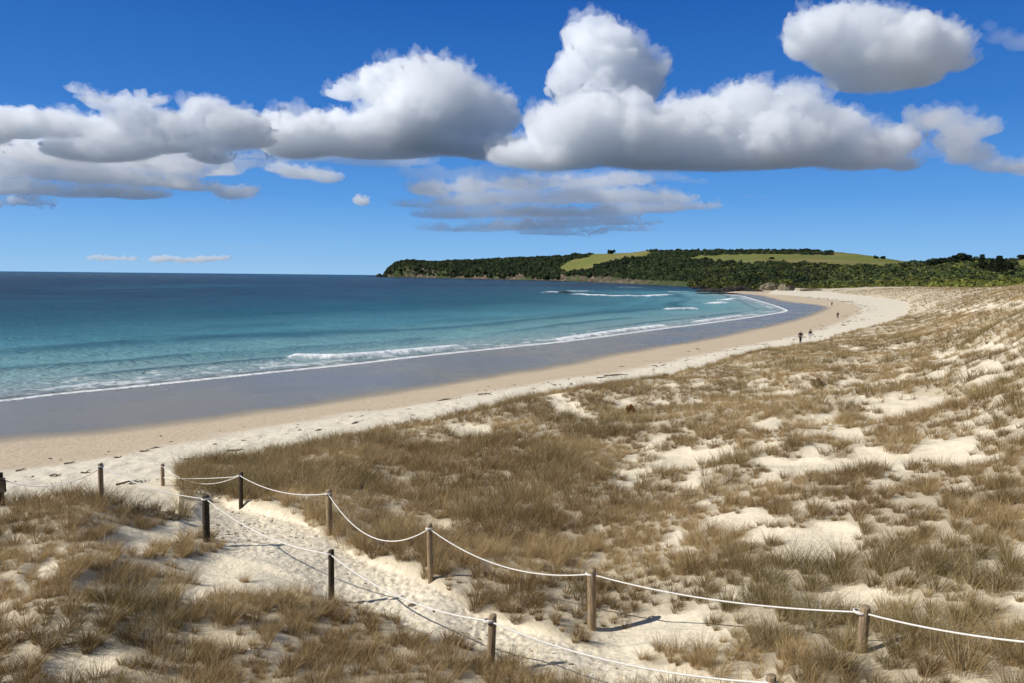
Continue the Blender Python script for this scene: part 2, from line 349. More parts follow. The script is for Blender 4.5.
# bare sand: (px, py, rx, ry, tilt deg, strength)
BARE = [(735,462,85,13,-8,1),(660,452,38,9,-5,.9),(820,425,60,12,-12,.9),(905,408,60,9,-5,1),(985,402,45,7,-6,.95),(1010,425,40,10,-12,.7),(700,480,45,10,-12,.8),(620,500,25,6,-10,.5),(600,478,20,4,-8,.4),
        (465,430,22,6,0,1),(420,438,16,4,5,.8),(568,408,18,6,25,.9),(612,401,12,4,10,.7),(550,395,10,3,0,.5),
        (640,628,60,13,-6,.9),(700,640,40,13,0,.9),(625,660,50,12,0,.8),(700,610,40,6,-5,.5),(855,585,38,10,-20,.8),(790,655,25,8,0,.8),(800,560,40,7,-10,.5),(880,610,35,6,0,.5),(990,640,40,9,-10,.7),(1005,668,28,9,0,.7),
        (255,580,52,20,8,1),(300,590,30,14,10,.8),(215,600,30,12,0,.7),(130,594,34,8,-5,.95),(95,585,18,6,-20,.6),(45,572,15,8,-35,.85),(62,568,12,6,-30,.7),(140,540,30,8,0,.45),(75,662,25,6,-8,.6),(20,632,20,5,0,.4),(225,650,15,5,0,.5),(255,615,18,5,0,.6),
        (160,573,30,6,5,.4),(60,540,25,5,0,.35),(185,530,25,7,0,.5),(198,517,16,14,-50,.9),
        (985,350,35,5,-8,.8),(940,365,45,6,-20,.85),(905,375,40,6,-20,.8),(850,385,25,5,-25,.6),(975,375,45,7,-5,.85),(1005,307,28,4,-5,.9),(965,312,18,3,0,.7),(930,327,20,3,-5,.5),(870,360,30,5,-18,.7),(830,370,22,4,-20,.6),(810,385,20,4,-20,.5),
        (750,520,40,6,-15,.5),(830,500,50,7,-15,.5),(900,470,50,8,-15,.7),(960,450,45,7,-15,.75),(850,455,45,8,-12,.8),(990,480,30,6,-10,.5),(920,520,40,6,-10,.5),(980,530,40,7,-15,.6),(905,545,30,6,-15,.5),(545,470,18,4,-10,.5),(560,488,20,4,0,.55),(590,520,25,4,0,.4),
        (290,447,10,3,0,.4),(395,461,10,3,0,.3),(975,286,30,2,0,.4),(880,335,30,3,-10,.4),(860,346,25,3,-10,.5),(530,520,20,4,0,.3),(465,600,15,4,0,.4),(500,605,15,5,0,.4)]
PATH = [(-30,0)]
_pl = [(205,500),(196,515),(205,535),(235,556),(275,572),(318,590),(352,606),(395,622),(440,640),(478,655),(520,668),(560,690),(800,700),(760,683),(690,676),(640,663),(585,648),(530,632),(500,622),(470,607),(445,592),(430,583),(400,572),(360,556),(335,541),(310,524),(280,517),(250,512),(232,508),(218,500)]
def _gz_simple(px, py):
    z = 5.2
    for _ in range(12):
        p = at_z(px, py, z); z = float(tps(np.array([p[0]]), np.array([p[1]]))[0]); z = min(max(z, 2), 8)
    return at_z(px, py, z)
PATHP = np.array([_gz_simple(px, py)[:2] for px, py in _pl])
def bare_mask(x, y, z):
    px, py, w = project(np.stack([x, y, z], -1))
    m = np.zeros(x.shape)
    ok = w > 1
    rr = np.hypot(x, y)
    for cx, cy, rx, ry, a, s in BARE:
        c, s_ = math.cos(math.radians(a)), math.sin(math.radians(a)); dx = px - cx; dy = py - cy
        u = (dx * c + dy * s_) / rx; v = (-dx * s_ + dy * c) / ry
        m = np.maximum(m, s * np.clip(1.6 - .75 * np.sqrt(u * u + v * v) - .0, 0, 1) * ok)
    return m
def path_mask(x, y):
    ins = inside(PATHP, x, y); d = dist_line([tuple(p) for p in PATHP] + [tuple(PATHP[0])], x, y)
    sd_ = np.where(ins, d, -d) + .12 * fbm2(x * 1.3, y * 1.3, 3, 91)
    return sstep(-.12, .22, sd_)
def ground(x, y, detail=True, full=False):
    x = np.asarray(x, float); y = np.asarray(y, float)
    near = np.hypot(x, y) < 1400
    dF, dW, dD, dT = [np.full(x.shape, 1e3) for _ in range(4)]
    for arr, c in ((dF, FOAM), (dW, WET), (dD, DRY), (dT, FOOT)): arr[...] = sdist(c, x, y)
    z = np.where(dF < 0, -.02 - .035 * np.abs(dF), 0); z = np.maximum(z, -6)
    a = (dF >= 0) & (dW < 0); z = np.where(a, -.02 + .47 * dF / (dF - dW + 1e-6), z)
    a = (dW >= 0) & (dD < 0); z = np.where(a, .45 + .95 * dW / (dW - dD + 1e-6), z)
    a = (dW >= 0) & (dD >= 0) & (dT < 0); z = np.where(a, 1.4 + .9 * dD / (dD - dT + 1e-6), z)
    dune = (dW >= 0) & (dT >= 0)
    T = np.clip(tps(x, y), 2.4, 16)
    inl = np.where(dune, sstep(0, 1, dT / (3 + 0 * dT)), 0)
    zd = 2.3 + (T - 2.3) * inl
    z = np.where(dune, zd, z)
    rr = np.hypot(x, y)
    pm = path_mask(x, y) * (rr < 40)
    bm_ = bare_mask(x, y, z)
    n1 = fbm2(x / 7, y / 7, 3, 11); n2 = fbm2(x / 2.1, y / 2.1, 3, 21)
    # vegetation cover 0..1
    px, py, w = project(np.stack([x, y, z], -1))
    side = sstep(560, 700, px + (py - 430) * -.3) * sstep(340, 375, py + (px - 800) * .08)   # the open right-hand dune
    left = sstep(560, 480, px - (py - 600) * .8) * sstep(500, 530, py)
    cov = 1.2 - .46 * side - .27 * left + .55 * n2 + .25 * n1
    cov = cov - (1.25 - .90 * side) * bm_ ** 1.3
    cov = np.clip(cov, 0, 1) * (1 - pm)
    edge = sstep(-.4, .9, dT + .7 * fbm2(x / 1.7, y / 1.7, 3, 33))
    cov = np.where(dune | (dT > -1), cov * edge, 0)
    cov = cov - 2 * (px < 178) * (rr < 60) * sstep(18.2, 18.9, y + .02 * np.clip(px - 100, -60, 80) * 0 + .5 * fbm2(x, y, 2, 66))
    covs = np.clip(cov, 0, 1) * 1.0
    cl = fbm2(x / .85 + 3, y / 1.15, 3, 81) * 1.6 + .35 * fbm2(x / 3.3, y / 3.3, 2, 84)
    cov = sstep(.36, .62, cov + .55 * cl * sstep(1.3, .6, cov) * sstep(-.25, .1, cov)) * np.clip(cov * 4 + .6, 0, 1)
    if detail:
        df = inl * sstep(0, 4, dT)
        far = np.clip(rr / 60, 0, 1)
        bump = .26 * n1 + .12 * n2 + .03 * fbm2(x / .7, y / .7, 2, 41)
        bump = bump * (.7 + .9 * far) + .16 * (covs - .5) * sstep(200, 60, rr)
        z = z + df * bump * (1 - .75 * pm)
        # beach: soft undulation on the dry sand, trampled path
        dry = sstep(-1, 3, dD) * (dune == 0) * (dW > 0)
        z = z + dry * (.08 * fbm2(x / 3, y / 3, 3, 51) + .07 * fbm2(x / .7, y / .7, 2, 52))
    if full: return z, dict(dF=dF, dW=dW, dD=dD, dT=dT, cov=cov, pm=pm, dune=dune, bare=bm_)
    return z
def gz(x, y): return float(ground(np.array([float(x)]), np.array([float(y)]))[0])
def hit(px, py, r0=4, r1=900):
    """first crossing of the sight line with the ground"""
    d = ray(px, py); d = d / np.hypot(d[0], d[1]); r = np.geomspace(r0, r1, 900)
    P = EYE + d * r[:, None]; g = ground(P[:, 0], P[:, 1]); i = np.argmax(P[:, 2] < g)
    a, b = r[i - 1], r[i]
    rr = np.linspace(a, b, 12); P = EYE + d * rr[:, None]; g = ground(P[:, 0], P[:, 1]); i = np.argmax(P[:, 2] <= g + 1e-4)
    return np.array([P[i, 0], P[i, 1], g[i]])
def polar(r, th):
    R, TH = np.meshgrid(r, th, indexing='ij'); return R * np.sin(TH), R * np.cos(TH)
def grid_faces(nr, nt, wrap=False):
    i = np.arange(nr - 1)[:, None]; j = np.arange(nt if wrap else nt - 1)[None]; j2 = (j + 1) % nt
    a = i * nt + j; b = i * nt + j2; c = (i + 1) * nt + j2; d = (i + 1) * nt + j
    return np.stack([a, d, c, b], -1).reshape(-1, 4)
def build_ground():
    th = np.concatenate([np.radians(np.linspace(-44, 44, 1000)), np.radians(np.linspace(46, 314, 110))])
    r = np.concatenate([[.3, 1, 2, 3, 4, 5, 6], np.geomspace(7, 140, 620), np.geomspace(141.5, 700, 150)[0:], np.geomspace(720, 24000, 40)])
    X, Y = polar(r, th); Z, a = ground(X, Y, full=True)
    R = np.hypot(X, Y)
    px, py, w = project(np.stack([X, Y, Z], -1))
    # trampled sand on the path and footprints along the beach: real dimples
    near = (R < 30) & (a['pm'] > 0)
    q = (np.floor(X / .16), np.floor(Y / .16)); dim = np.zeros_like(X)
    for ox in (-1, 0, 1):
        for oy in (-1, 0, 1):
            gx, gy = q[0] + ox, q[1] + oy; zi = np.zeros_like(gx, dtype=np.int64)
            hx = (gx + _h(gx.astype(np.int64), gy.astype(np.int64), zi, 3)) * .16; hy = (gy + _h(gx.astype(np.int64), gy.astype(np.int64), zi, 4)) * .16
            d = np.hypot(X - hx, (Y - hy) * .8); dim = np.maximum(dim, sstep(.085, .02, d) * (.1 + .9 * _h(gx.astype(np.int64), gy.astype(np.int64), zi, 9)))
    Z = Z - near * a['pm'] * dim * (.022 + .022 * sstep(-.2, .5, fbm2(X / 1.1, Y / 1.1, 2, 95)))
    zone = np.stack([sstep(-3.0, 2.2, a['dW'] + .8 * fbm2(X / 4, Y / 4, 3, 61)), sstep(-1.5, 1.5, a['dD'] + 1.6 * fbm2(X / 3, Y / 3, 4, 62)), a['cov'], np.ones_like(X)], -1)
    V = np.stack([X, Y, Z], -1).reshape(-1, 3)
    F = grid_faces(len(r), len(th), True)
    m, t = material('sand')
    za = t.new('ShaderNodeAttribute', attribute_name='zone'); sp = t.new('ShaderNodeSeparateColor', inp={0: za.outputs['Color']})
    dW, dD, cov = sp.outputs[0], sp.outputs[1], sp.outputs[2]
    pathf = t.attr('path'); wash = t.attr('wash')
    geo = t.new('ShaderNodeNewGeometry'); P = geo.outputs['Position']
    big = t.noise(.35, 4, .6, P); fine = t.noise(9, 5, .65, P); grain = t.noise(60, 2, .7, P)
    lowf = t.noise(.06, 2, .5, P); wetc = t.mix(t.mapr(lowf, .35, .65), (.175, .163, .135), (.215, .196, .158))
    damp = t.mix(big, (.47, .375, .26), (.56, .455, .325))
    dry = t.mix(fine, (.60, .53, .41), (.76, .69, .55))
    dune = t.mix(fine, (.60, .515, .375), (.82, .73, .56))
    litter = t.mix(t.noise(22, 4, .7, P), (.13, .095, .05), (.42, .33, .2))
    duned = t.mix(t.mapr(cov, .25, 1.0, 0, .45), dune, litter)
    dunem = t.attr('dune')
    spk = t.mapr(t.noise(5, 3, .7, P), .66, .72)         # scattered bits of weed and twig
    dry2 = t.mix(t.math('MULTIPLY', spk, t.mapr(t.noise(.5, 3, .6, P), .45, .62)), dry, (.10, .075, .05))
    c1 = t.mix(dW, wetc, damp); c2 = t.mix(dD, c1, dry2); c3 = t.mix(dunem, c2, duned)
    pc = t.mix(t.mapr(t.noise(7, 4, .7, P), .35, .6), (.58, .50, .365), (.80, .71, .55))
    bits = t.mapr(t.noise(13, 3, .75, P), .64, .70)
    pc = t.mix(t.math('MULTIPLY', bits, .75), pc, (.10, .08, .055))
    c4 = t.mix(pathf, c3, pc)
    rough = t.math('ADD', t.math('MULTIPLY', dW, .62), t.mapr(lowf, .3, .7, .23, .30))
    hgt = t.math('ADD', t.math('MULTIPLY', fine, .6), t.math('MULTIPLY', grain, .25))
    hgt = t.math('ADD', hgt, t.math('MULTIPLY', t.noise(2.2, 3, .6, P), 2.6))
    bp = t.new('ShaderNodeBump', inp={'Height': t.math('MULTIPLY', hgt, t.mapr(dW, 0, 1, .012, 1)), 'Distance': .05, 'Strength': .8})
    p = t.new('ShaderNodeBsdfPrincipled', inp={'Base Color': c4, 'Roughness': rough, 'Normal': bp.outputs[0]})
    t.l.new(t.mapr(dW, 0, 1, .08, .15), p.inputs['Specular IOR Level'])
    o = t.new('ShaderNodeOutputMaterial'); t.l.new(p.outputs[0], o.inputs[0])
    g = mesh_np('beach_ground', V, F, m, smooth=True, attrs={'zone': ('FLOAT_COLOR', zone.reshape(-1, 4)), 'path': ('FLOAT', a['pm'] ), 'wash': ('FLOAT', a['dF']),
        'dune': ('FLOAT', sstep(-.6, .8, a['dT'] + .8 * fbm2(X / 2, Y / 2, 3, 71)))})
    tag(g, kind='structure')
build_ground()
# ---------------------------------------------------------------- sea: one sheet, real swells, foam where waves break
BREAK = [([(300,357.5),(340,357),(380,354),(420,350.5),(455,347.2)], 1.0, .0, 1.4), ([(578,294.3),(610,296),(640,296.3),(666,295)], 1.0, .0, 5.0),
         ([(668,310),(680,309.5),(693,309)], 1.0, 0, 2.0), ([(712,303.5),(722,302.5)], 1., 0, 3.5), ([(723,300),(733,299)], 1., 0, 3.),
         ([(548,293),(556,292.6)], 1.0, 0, 5), ([(572,291.5),(586,291.2)], .8, 0, 5), ([(620,287.5),(640,287.8)], .6, 0, 5), ([(672,292),(684,292)], .9, 0, 5), ([(500,345.8),(540,343)], .8, 0, .8),
         ([(560,339.5),(600,334),(640,328.5),(662,326)], 1., 0, 1.6), ([(700,321.5),(740,316)], .9, 0, 1.6), ([(0,403),(60,396)], .5, 0, .8)]
def build_sea():
    th = np.radians(np.concatenate([np.linspace(-46, -37, 30)[:-1], np.linspace(-37, 24, 1150), np.linspace(24, 30, 20)[1:]]))
    rows = np.concatenate([np.linspace(152, 40, 300), np.linspace(39.7, 12, 170)[0:], np.geomspace(11.9, .9, 260), np.geomspace(.85, .2, 10)])
    r = 11.0 * FPX / rows
    r = np.concatenate([[40, 44, 48], r])
    X, Y = polar(r, th)
    d = -sdist(FOAM, X, Y)                       # metres out to sea from the wash edge
    wob = fbm2(X / 30, Y / 30, 3, 5) * 6 + fbm2(X / 9, Y / 9, 2, 6) * 1.2
    de = d + wob * sstep(3, 25, d)
    # swell crests parallel to the shore, longer and rounder further out
    ph = 2 * np.pi * np.where(de < 0, 0, np.power(np.maximum(de, 0), .72)) / 2.9
    amp = .02 + .20 * sstep(4, 40, d) + .30 * sstep(80, 400, d)
    along = .55 + .45 * fbm2(X / 55, Y / 55, 2, 8)
    s = np.power(.5 + .5 * np.sin(ph), 2.2)
    Z = amp * along * s * sstep(5000, 900, np.hypot(X, Y))
    R = np.hypot(X, Y)
    chop = fbm2(X / 1.6, Y / 2.6, 3, 12)
    Z = Z + chop * .05 * sstep(0, 8, d) * sstep(400, 120, R)
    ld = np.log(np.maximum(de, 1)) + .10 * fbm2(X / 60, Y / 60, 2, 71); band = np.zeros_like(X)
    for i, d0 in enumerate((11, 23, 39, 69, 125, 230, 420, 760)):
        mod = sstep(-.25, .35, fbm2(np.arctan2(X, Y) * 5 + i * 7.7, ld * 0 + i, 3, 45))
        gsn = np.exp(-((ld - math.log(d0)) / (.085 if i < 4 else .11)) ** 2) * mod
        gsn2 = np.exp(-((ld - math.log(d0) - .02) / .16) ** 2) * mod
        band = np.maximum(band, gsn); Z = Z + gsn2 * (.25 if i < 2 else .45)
    foam = np.zeros_like(X)
    n = fbm2(X / 1.2, Y / 1.2, 4, 14); nb = fbm2(X / 6, Y / 6, 3, 15)
    wdt = .75 + .75 * nb + .5 * n + R * .007 + .6 * sstep(60, 110, R) * sstep(300, 180, R)
    foam = np.maximum(foam, sstep(1, 0, np.abs(d - .35) / np.maximum(wdt, .2)) * sstep(-.95, -.2, nb + .8))
    l2 = np.abs(d - 4.2 - 1.2 * nb); foam = np.maximum(foam, .7 * sstep(.4, 0, l2 / (1 + R * .01)) * sstep(-.1, .4, nb + .2 * n))
    foam = np.maximum(foam, .55 * sstep(.02, .35, n + .25 * nb - .02 * d) * sstep(16, 2, d))
    for pts, st, _, wd in BREAK:
        pl = crv(pts, .15); dd = dist_line(pl, X, Y)
        q = sstep(1.25, .35, dd / wd + .75 * n * 1.0)
        foam = np.maximum(foam, st * q); Z = Z + .5 * st * sstep(1.6, 0, dd / wd)
    foam = np.where(d < -.3, 0, foam)
    Z = np.where(d < .3, Z * 0 + .012, Z * sstep(.3, 4, d) + .012) + foam * .05 * sstep(.2, 1.5, d)
    Z = np.where(d < -.2, -.3 + 0 * Z, Z)
    # depth of the bed off the beach, with bars
    dep = 1 - np.exp(-np.maximum(d, 0) / 130) ; dep = dep + .05 * fbm2(X / 40, Y / 40, 3, 19)
    V = np.stack([X, Y, Z], -1).reshape(-1, 3); F = grid_faces(len(r), len(th))
    keep = (d.reshape(-1)[F] > -1.5).any(1); F = F[keep]
    used = np.zeros(len(V), bool); used[F.ravel()] = True; idx = np.cumsum(used) - 1; V = V[used]; F = idx[F][:, ::-1]
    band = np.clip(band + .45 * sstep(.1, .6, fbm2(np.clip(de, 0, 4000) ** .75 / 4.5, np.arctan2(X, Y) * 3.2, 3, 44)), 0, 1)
    m, t = material('sea_water')
    dp = t.attr('depth'); fo = t.attr('foam'); geo = t.new('ShaderNodeNewGeometry'); P = geo.outputs['Position']
    col = t.ramp(dp, [(0, (.30, .33, .33)), (.06, (.27, .37, .37)), (.16, (.19, .36, .37)), (.34, (.08, .25, .30)), (.55, (.018, .10, .14)), (.8, (.008, .042, .08)), (.93, (.004, .02, .05)), (1, (.003, .013, .038))])
    var = t.noise(.02, 4, .6, P)
    col = t.mix(t.mapr(var, .35, .7, 0, .35), col, (.03, .12, .16))
    col = t.mix(t.math('MULTIPLY', t.attr('band'), .7), col, (.012, .085, .125))  # darker look of the swell faces painted into the colour, plus random streaks
    col = t.mix(fo, col, (.85, .87, .87))
    mp = t.new('ShaderNodeMapping', inp={'Vector': P, 'Scale': (1, 1.6, 1)}); mp.inputs['Rotation'].default_value = (0, 0, .7)
    w1 = t.noise(.9, 5, .62, mp.outputs[0]); w2 = t.noise(.12, 5, .6, mp.outputs[0])
    h = t.math('ADD', t.math('MULTIPLY', w1, .95), t.math('MULTIPLY', w2, 2.2))
    b = t.new('ShaderNodeBump', inp={'Height': h, 'Distance': .6, 'Strength': 1.0})
    df = t.new('ShaderNodeBsdfDiffuse', inp={'Color': col, 'Normal': b.outputs[0]}); gl = t.new('ShaderNodeBsdfGlossy', inp={'Color': (1, 1, 1, 1), 'Roughness': .16, 'Normal': b.outputs[0]})
    fr = t.new('ShaderNodeFresnel', inp={'IOR': 1.33, 'Normal': b.outputs[0]})   # wave faces hide one another at low angles, so the sheen stays well under a mirror's
    fac = t.math('MULTIPLY', t.math('MINIMUM', t.math('MULTIPLY', fr.outputs[0], .55), .30), t.math('SUBTRACT', 1.0, fo))
    p = t.new('ShaderNodeMixShader', inp={0: fac}); t.l.new(df.outputs[0], p.inputs[1]); t.l.new(gl.outputs[0], p.inputs[2])
    # the last metre of the wash thins out to nothing over the wet sand
    al = t.mapr(t.attr('wash'), -.6, 3.5, 0, 1)
    al = t.math('MAXIMUM', al, fo)
    tr = t.new('ShaderNodeBsdfTransparent'); mx = t.new('ShaderNodeMixShader', inp={0: al}); t.l.new(tr.outputs[0], mx.inputs[1]); t.l.new(p.outputs[0], mx.inputs[2])
    o = t.new('ShaderNodeOutputMaterial'); t.l.new(mx.outputs[0], o.inputs[0])
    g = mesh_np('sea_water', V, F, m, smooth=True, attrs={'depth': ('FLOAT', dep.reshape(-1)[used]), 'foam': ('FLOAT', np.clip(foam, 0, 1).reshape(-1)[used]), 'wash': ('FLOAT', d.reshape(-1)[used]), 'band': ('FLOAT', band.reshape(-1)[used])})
    tag(g, kind='structure')
build_sea()
# ---------------------------------------------------------------- hills: columns of (bearing px, [(distance, py)...])
HC = [(384,[(3500,278.5),(3510,278),(3560,278),(3700,278),(3900,278)]),
 (389,[(3480,278),(3500,272.5),(3560,270),(3650,270),(3900,271)]),
 (396,[(3450,278),(3470,266.5),(3560,264.5),(3650,264),(3900,264.5)]),
 (405,[(3400,278.2),(3420,266),(3550,263),(3700,261.8),(4000,261.5)]),
 (432,[(3150,278.5),(3180,270),(3350,266),(3550,263),(3850,262.3)]),
 (460,[(2900,278.9),(2930,272),(3050,267),(3250,263),(3500,260)]),
 (490,[(2550,279.3),(2590,273),(2750,268),(3000,263),(3300,259.3)]),
 (520,[(2300,279.8),(2330,273),(2450,267.5),(2700,262),(3000,258.3)]),
 (550,[(2000,280.5),(2030,274),(2150,267),(2400,261),(2750,256.5)]),
 (577,[(1770,281.3),(1795,276),(1900,270),(2150,262),(2500,254.5)]),
 (610,[(1400,282.6),(1430,277.5),(1600,271),(1900,261),(2300,252.8)]),
 (645,[(1150,284.3),(1180,280),(1350,273),(1700,261),(2100,251.3)]),
 (680,[(950,286.6),(975,282),(1150,274),(1550,261),(2000,250.8)]),
 (720,[(760,288.6),(785,284),(1000,273),(1450,260.5),(1950,250.8)]),
 (760,[(680,290),(700,285.5),(900,273),(1350,259.5),(1900,250.3)]),
 (800,[(640,290.7),(660,287),(850,274),(1320,260.8),(1900,250.6)]),
 (840,[(560,291.6),(590,287.5),(800,274),(1300,262),(1850,252.6)]),
 (870,[(520,291.8),(550,287),(720,272),(1200,264.5),(1700,256.5)]),
 (900,[(500,291.5),(530,286),(680,270),(1150,265.5),(1650,261.5)]),
 (930,[(480,291.3),(510,285),(640,268),(1100,264),(1650,262)]),
 (965,[(470,290.5),(500,284),(600,266),(1000,262),(1600,261)]),
 (1000,[(460,290),(490,284),(600,267.5),(1000,264),(1500,260.5)]),
 (1030,[(460,290),(490,284),(620,272),(950,266),(1400,258.5)]),
 (1150,[(480,290),(510,284),(650,270),(950,262),(1400,255)]),
 (1500,[(520,292),(560,285),(700,270),(1000,262),(1400,252)])]
_hx = np.array([c[0] for c in HC], float)
_hr = np.array([[n[0] for n in c[1]] for c in HC], float)
_hz = np.array([[11 - (n[1] - horizon(c[0])) / FPX * n[0] for n in c[1]] for c in HC])
_hr = np.hstack([_hr[:, :1] * .985, _hr, _hr[:, -1:] * 1.35]); _hz = np.hstack([np.minimum(_hz[:, :1], 0) * 0 - 4 + np.where(_hx > 790, 4, 0)[:, None], _hz, _hz[:, -1:] * .55])
FIELDS = [[(556,271),(566,262),(590,256.5),(600,250),(644,248),(652,254.5),(648,257.5),(615,261),(598,266),(588,272),(570,273)],
          [(676,260),(700,255.5),(760,253.8),(832,255.3),(838,250),(870,252),(900,258),(915,262),(905,267),(880,269),(845,268),(810,265),(740,263.5)],
          [(1004,263),(1030,259),(1200,255),(1200,272),(1030,272),(1012,270)]]
def hill_raw(px, s):
    """s in 0..6 along the profile"""
    i = np.clip(np.searchsorted(_hx, px) - 1, 0, len(_hx) - 2); f = np.clip((px - _hx[i]) / (_hx[i + 1] - _hx[i]), 0, 1)
    k = np.clip(np.floor(s).astype(int), 0, 5); g = s - k
    def at(A, k): return A[i, k] * (1 - f) + A[i + 1, k] * f
    return at(_hr, k) * (1 - g) + at(_hr, k + 1) * g, at(_hz, k) * (1 - g) + at(_hz, k + 1) * g
def build_hills():
    pxs = np.linspace(384, 1500, 1300); ss = np.concatenate([np.linspace(0, 2, 26)[:-1], np.linspace(2, 6, 110)])
    S_, P_ = np.meshgrid(ss, pxs, indexing='ij')
    R, Z = hill_raw(P_, S_); 
    for _ in range(3): Z[1:-1] = .5 * Z[1:-1] + .25 * (Z[2:] + Z[:-2])
    TH = np.arctan((P_ - CX) / FPX); DY = R; X = DY * np.tan(TH); Y = DY
    rel = sstep(0, 2, S_) 
    Z = Z + rel * sstep(386, 410, P_) * (fbm2(X / 90, Y / 90, 4, 3) * 5 * np.clip(Y / 2500, .15, 1))
    cl = sstep(.3, 1.3, S_) * sstep(2.6, 1.6, S_) * sstep(860, 560, P_)
    Yd = Y + cl * fbm2(P_ / 6, S_ * 1.3, 4, 9) * 22 * np.clip(Y / 2500, .2, 1); X = X * Yd / Y; Y = Yd
    px, py, w = project(np.stack([X, Y, Z], -1))
    fld = np.zeros(X.shape)
    nx = px + 2.5 * fbm2(px / 9, py / 4, 3, 77); ny = py + 1.0 * fbm2(px / 7 + 50, py / 4, 3, 78)
    for f in FIELDS: fld = np.maximum(fld, inside(np.array(f, float), nx, ny) * (S_ > 2))
    # hedge of dark trees keeps the ridge
    m, t = material('hillside')
    geo = t.new('ShaderNodeNewGeometry'); P = geo.outputs['Position']; n1 = t.noise(.02, 5, .6, P); n2 = t.noise(.006, 3, .5, P)
    grass = t.mix(n1, (.13, .15, .035), (.20, .21, .06)); grass = t.mix(t.mapr(n2, .45, .65), grass, (.24, .20, .08))
    bush = t.mix(n1, (.03, .045, .018), (.07, .09, .03))
    sx = t.new('ShaderNodeMapping', inp={'Vector': P, 'Scale': (1, 1, 3)})
    rockn = t.noise(.05, 6, .65, sx.outputs[0]); rock = t.ramp(rockn, [(.38, (.03, .026, .02)), (.5, (.09, .07, .05)), (.68, (.26, .20, .14))])
    c = t.mix(t.attr('field'), bush, grass)
    c = t.mix(t.math('MULTIPLY', t.attr('cliff'), t.mapr(t.noise(.012, 4, .6, P), .38, .55)), c, rock)
    p = t.new('ShaderNodeBsdfPrincipled', inp={'Base Color': c, 'Roughness': .9, 'Specular IOR Level': .1}); b = t.new('ShaderNodeBump', inp={'Height': t.noise(.12, 5, .7, P), 'Distance': 4.0}); t.l.new(b.outputs[0], p.inputs['Normal'])
    o = t.new('ShaderNodeOutputMaterial'); t.l.new(p.outputs[0], o.inputs[0])
    cliff = sstep(3.0, 2.0, S_ + .8 * fbm2(P_ / 14, S_, 3, 31)) * sstep(700, 600, P_)
    g = mesh_np('hills', np.stack([X, Y, Z], -1).reshape(-1, 3), grid_faces(len(ss), len(pxs)), m, smooth=True, attrs={'field': ('FLOAT', fld), 'cliff': ('FLOAT', cliff)})
    tag(g, kind='structure')
    return X, Y, Z, P_, S_, fld
HX, HY, HZ, HP, HS, HF = build_hills()
# woodland: leafy crowns over a dark body, two masses (the far headland wood and the near scrub)
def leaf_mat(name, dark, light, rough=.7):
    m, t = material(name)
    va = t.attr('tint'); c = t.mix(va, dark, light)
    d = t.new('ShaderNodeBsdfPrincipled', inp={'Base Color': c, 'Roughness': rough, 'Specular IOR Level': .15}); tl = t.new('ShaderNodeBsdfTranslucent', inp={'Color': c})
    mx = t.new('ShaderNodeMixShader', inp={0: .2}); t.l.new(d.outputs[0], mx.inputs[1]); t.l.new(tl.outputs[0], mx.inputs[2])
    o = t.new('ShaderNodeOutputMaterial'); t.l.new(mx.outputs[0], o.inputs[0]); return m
def crowns(C, Rxy, Rz, tint, nleaf, leaf, seed=0):
    """leaf clump quads on the shells of many crowns; returns V,F,tint"""
    g = np.random.default_rng(seed); n = len(C)
    u = g.normal(size=(n, nleaf, 3)); u /= np.linalg.norm(u, axis=2, keepdims=True); u[..., 2] = np.abs(u[..., 2]) * 1.15 - .25
    lump = 1 + .28 * vnoise3(u[..., 0] * 2.2 + C[:, None, 0], u[..., 1] * 2.2 + C[:, None, 1], u[..., 2] * 2.2, seed)
    rad = (g.uniform(.72, 1.03, (n, nleaf)) * lump)[..., None]
    P = C[:, None] + u * rad * np.stack([Rxy, Rxy, Rz], -1)[:, None]
    a = g.normal(size=(n, nleaf, 3)) * .55 + u; a /= np.linalg.norm(a, axis=2, keepdims=True)
    b = np.cross(a, g.normal(size=a.shape)); b /= np.linalg.norm(b, axis=2, keepdims=True); c = np.cross(a, b)
    s = (leaf * g.uniform(.6, 1.3, (n, nleaf)))[..., None] * (Rxy[:, None, None] / Rxy.mean())
    V = np.stack([P - b * s - c * s * .7, P + b * s - c * s * .7, P + b * s * .8 + c * s * .8, P - b * s * .7 + c * s * .7], 2).reshape(-1, 3)
    tn = np.repeat((tint[:, None] + g.normal(size=(n, nleaf)) * .12).ravel(), 4)
    return V, np.arange(len(V)).reshape(-1, 4), np.clip(tn, 0, 1)
def bodies(C, Rxy, Rz):
    ico = bmesh.new(); bmesh.ops.create_icosphere(ico, subdivisions=1, radius=.82); iv = np.array([v.co[:] for v in ico.verts]); fi = np.array([[v.index for v in f.verts] for f in ico.faces]); ico.free()
    V = (C[:, None] + iv[None] * np.stack([Rxy, Rxy, Rz], -1)[:, None]).reshape(-1, 3)
    F = (fi[None] + (np.arange(len(C)) * len(iv))[:, None, None]).reshape(-1, 3)
    return V, F
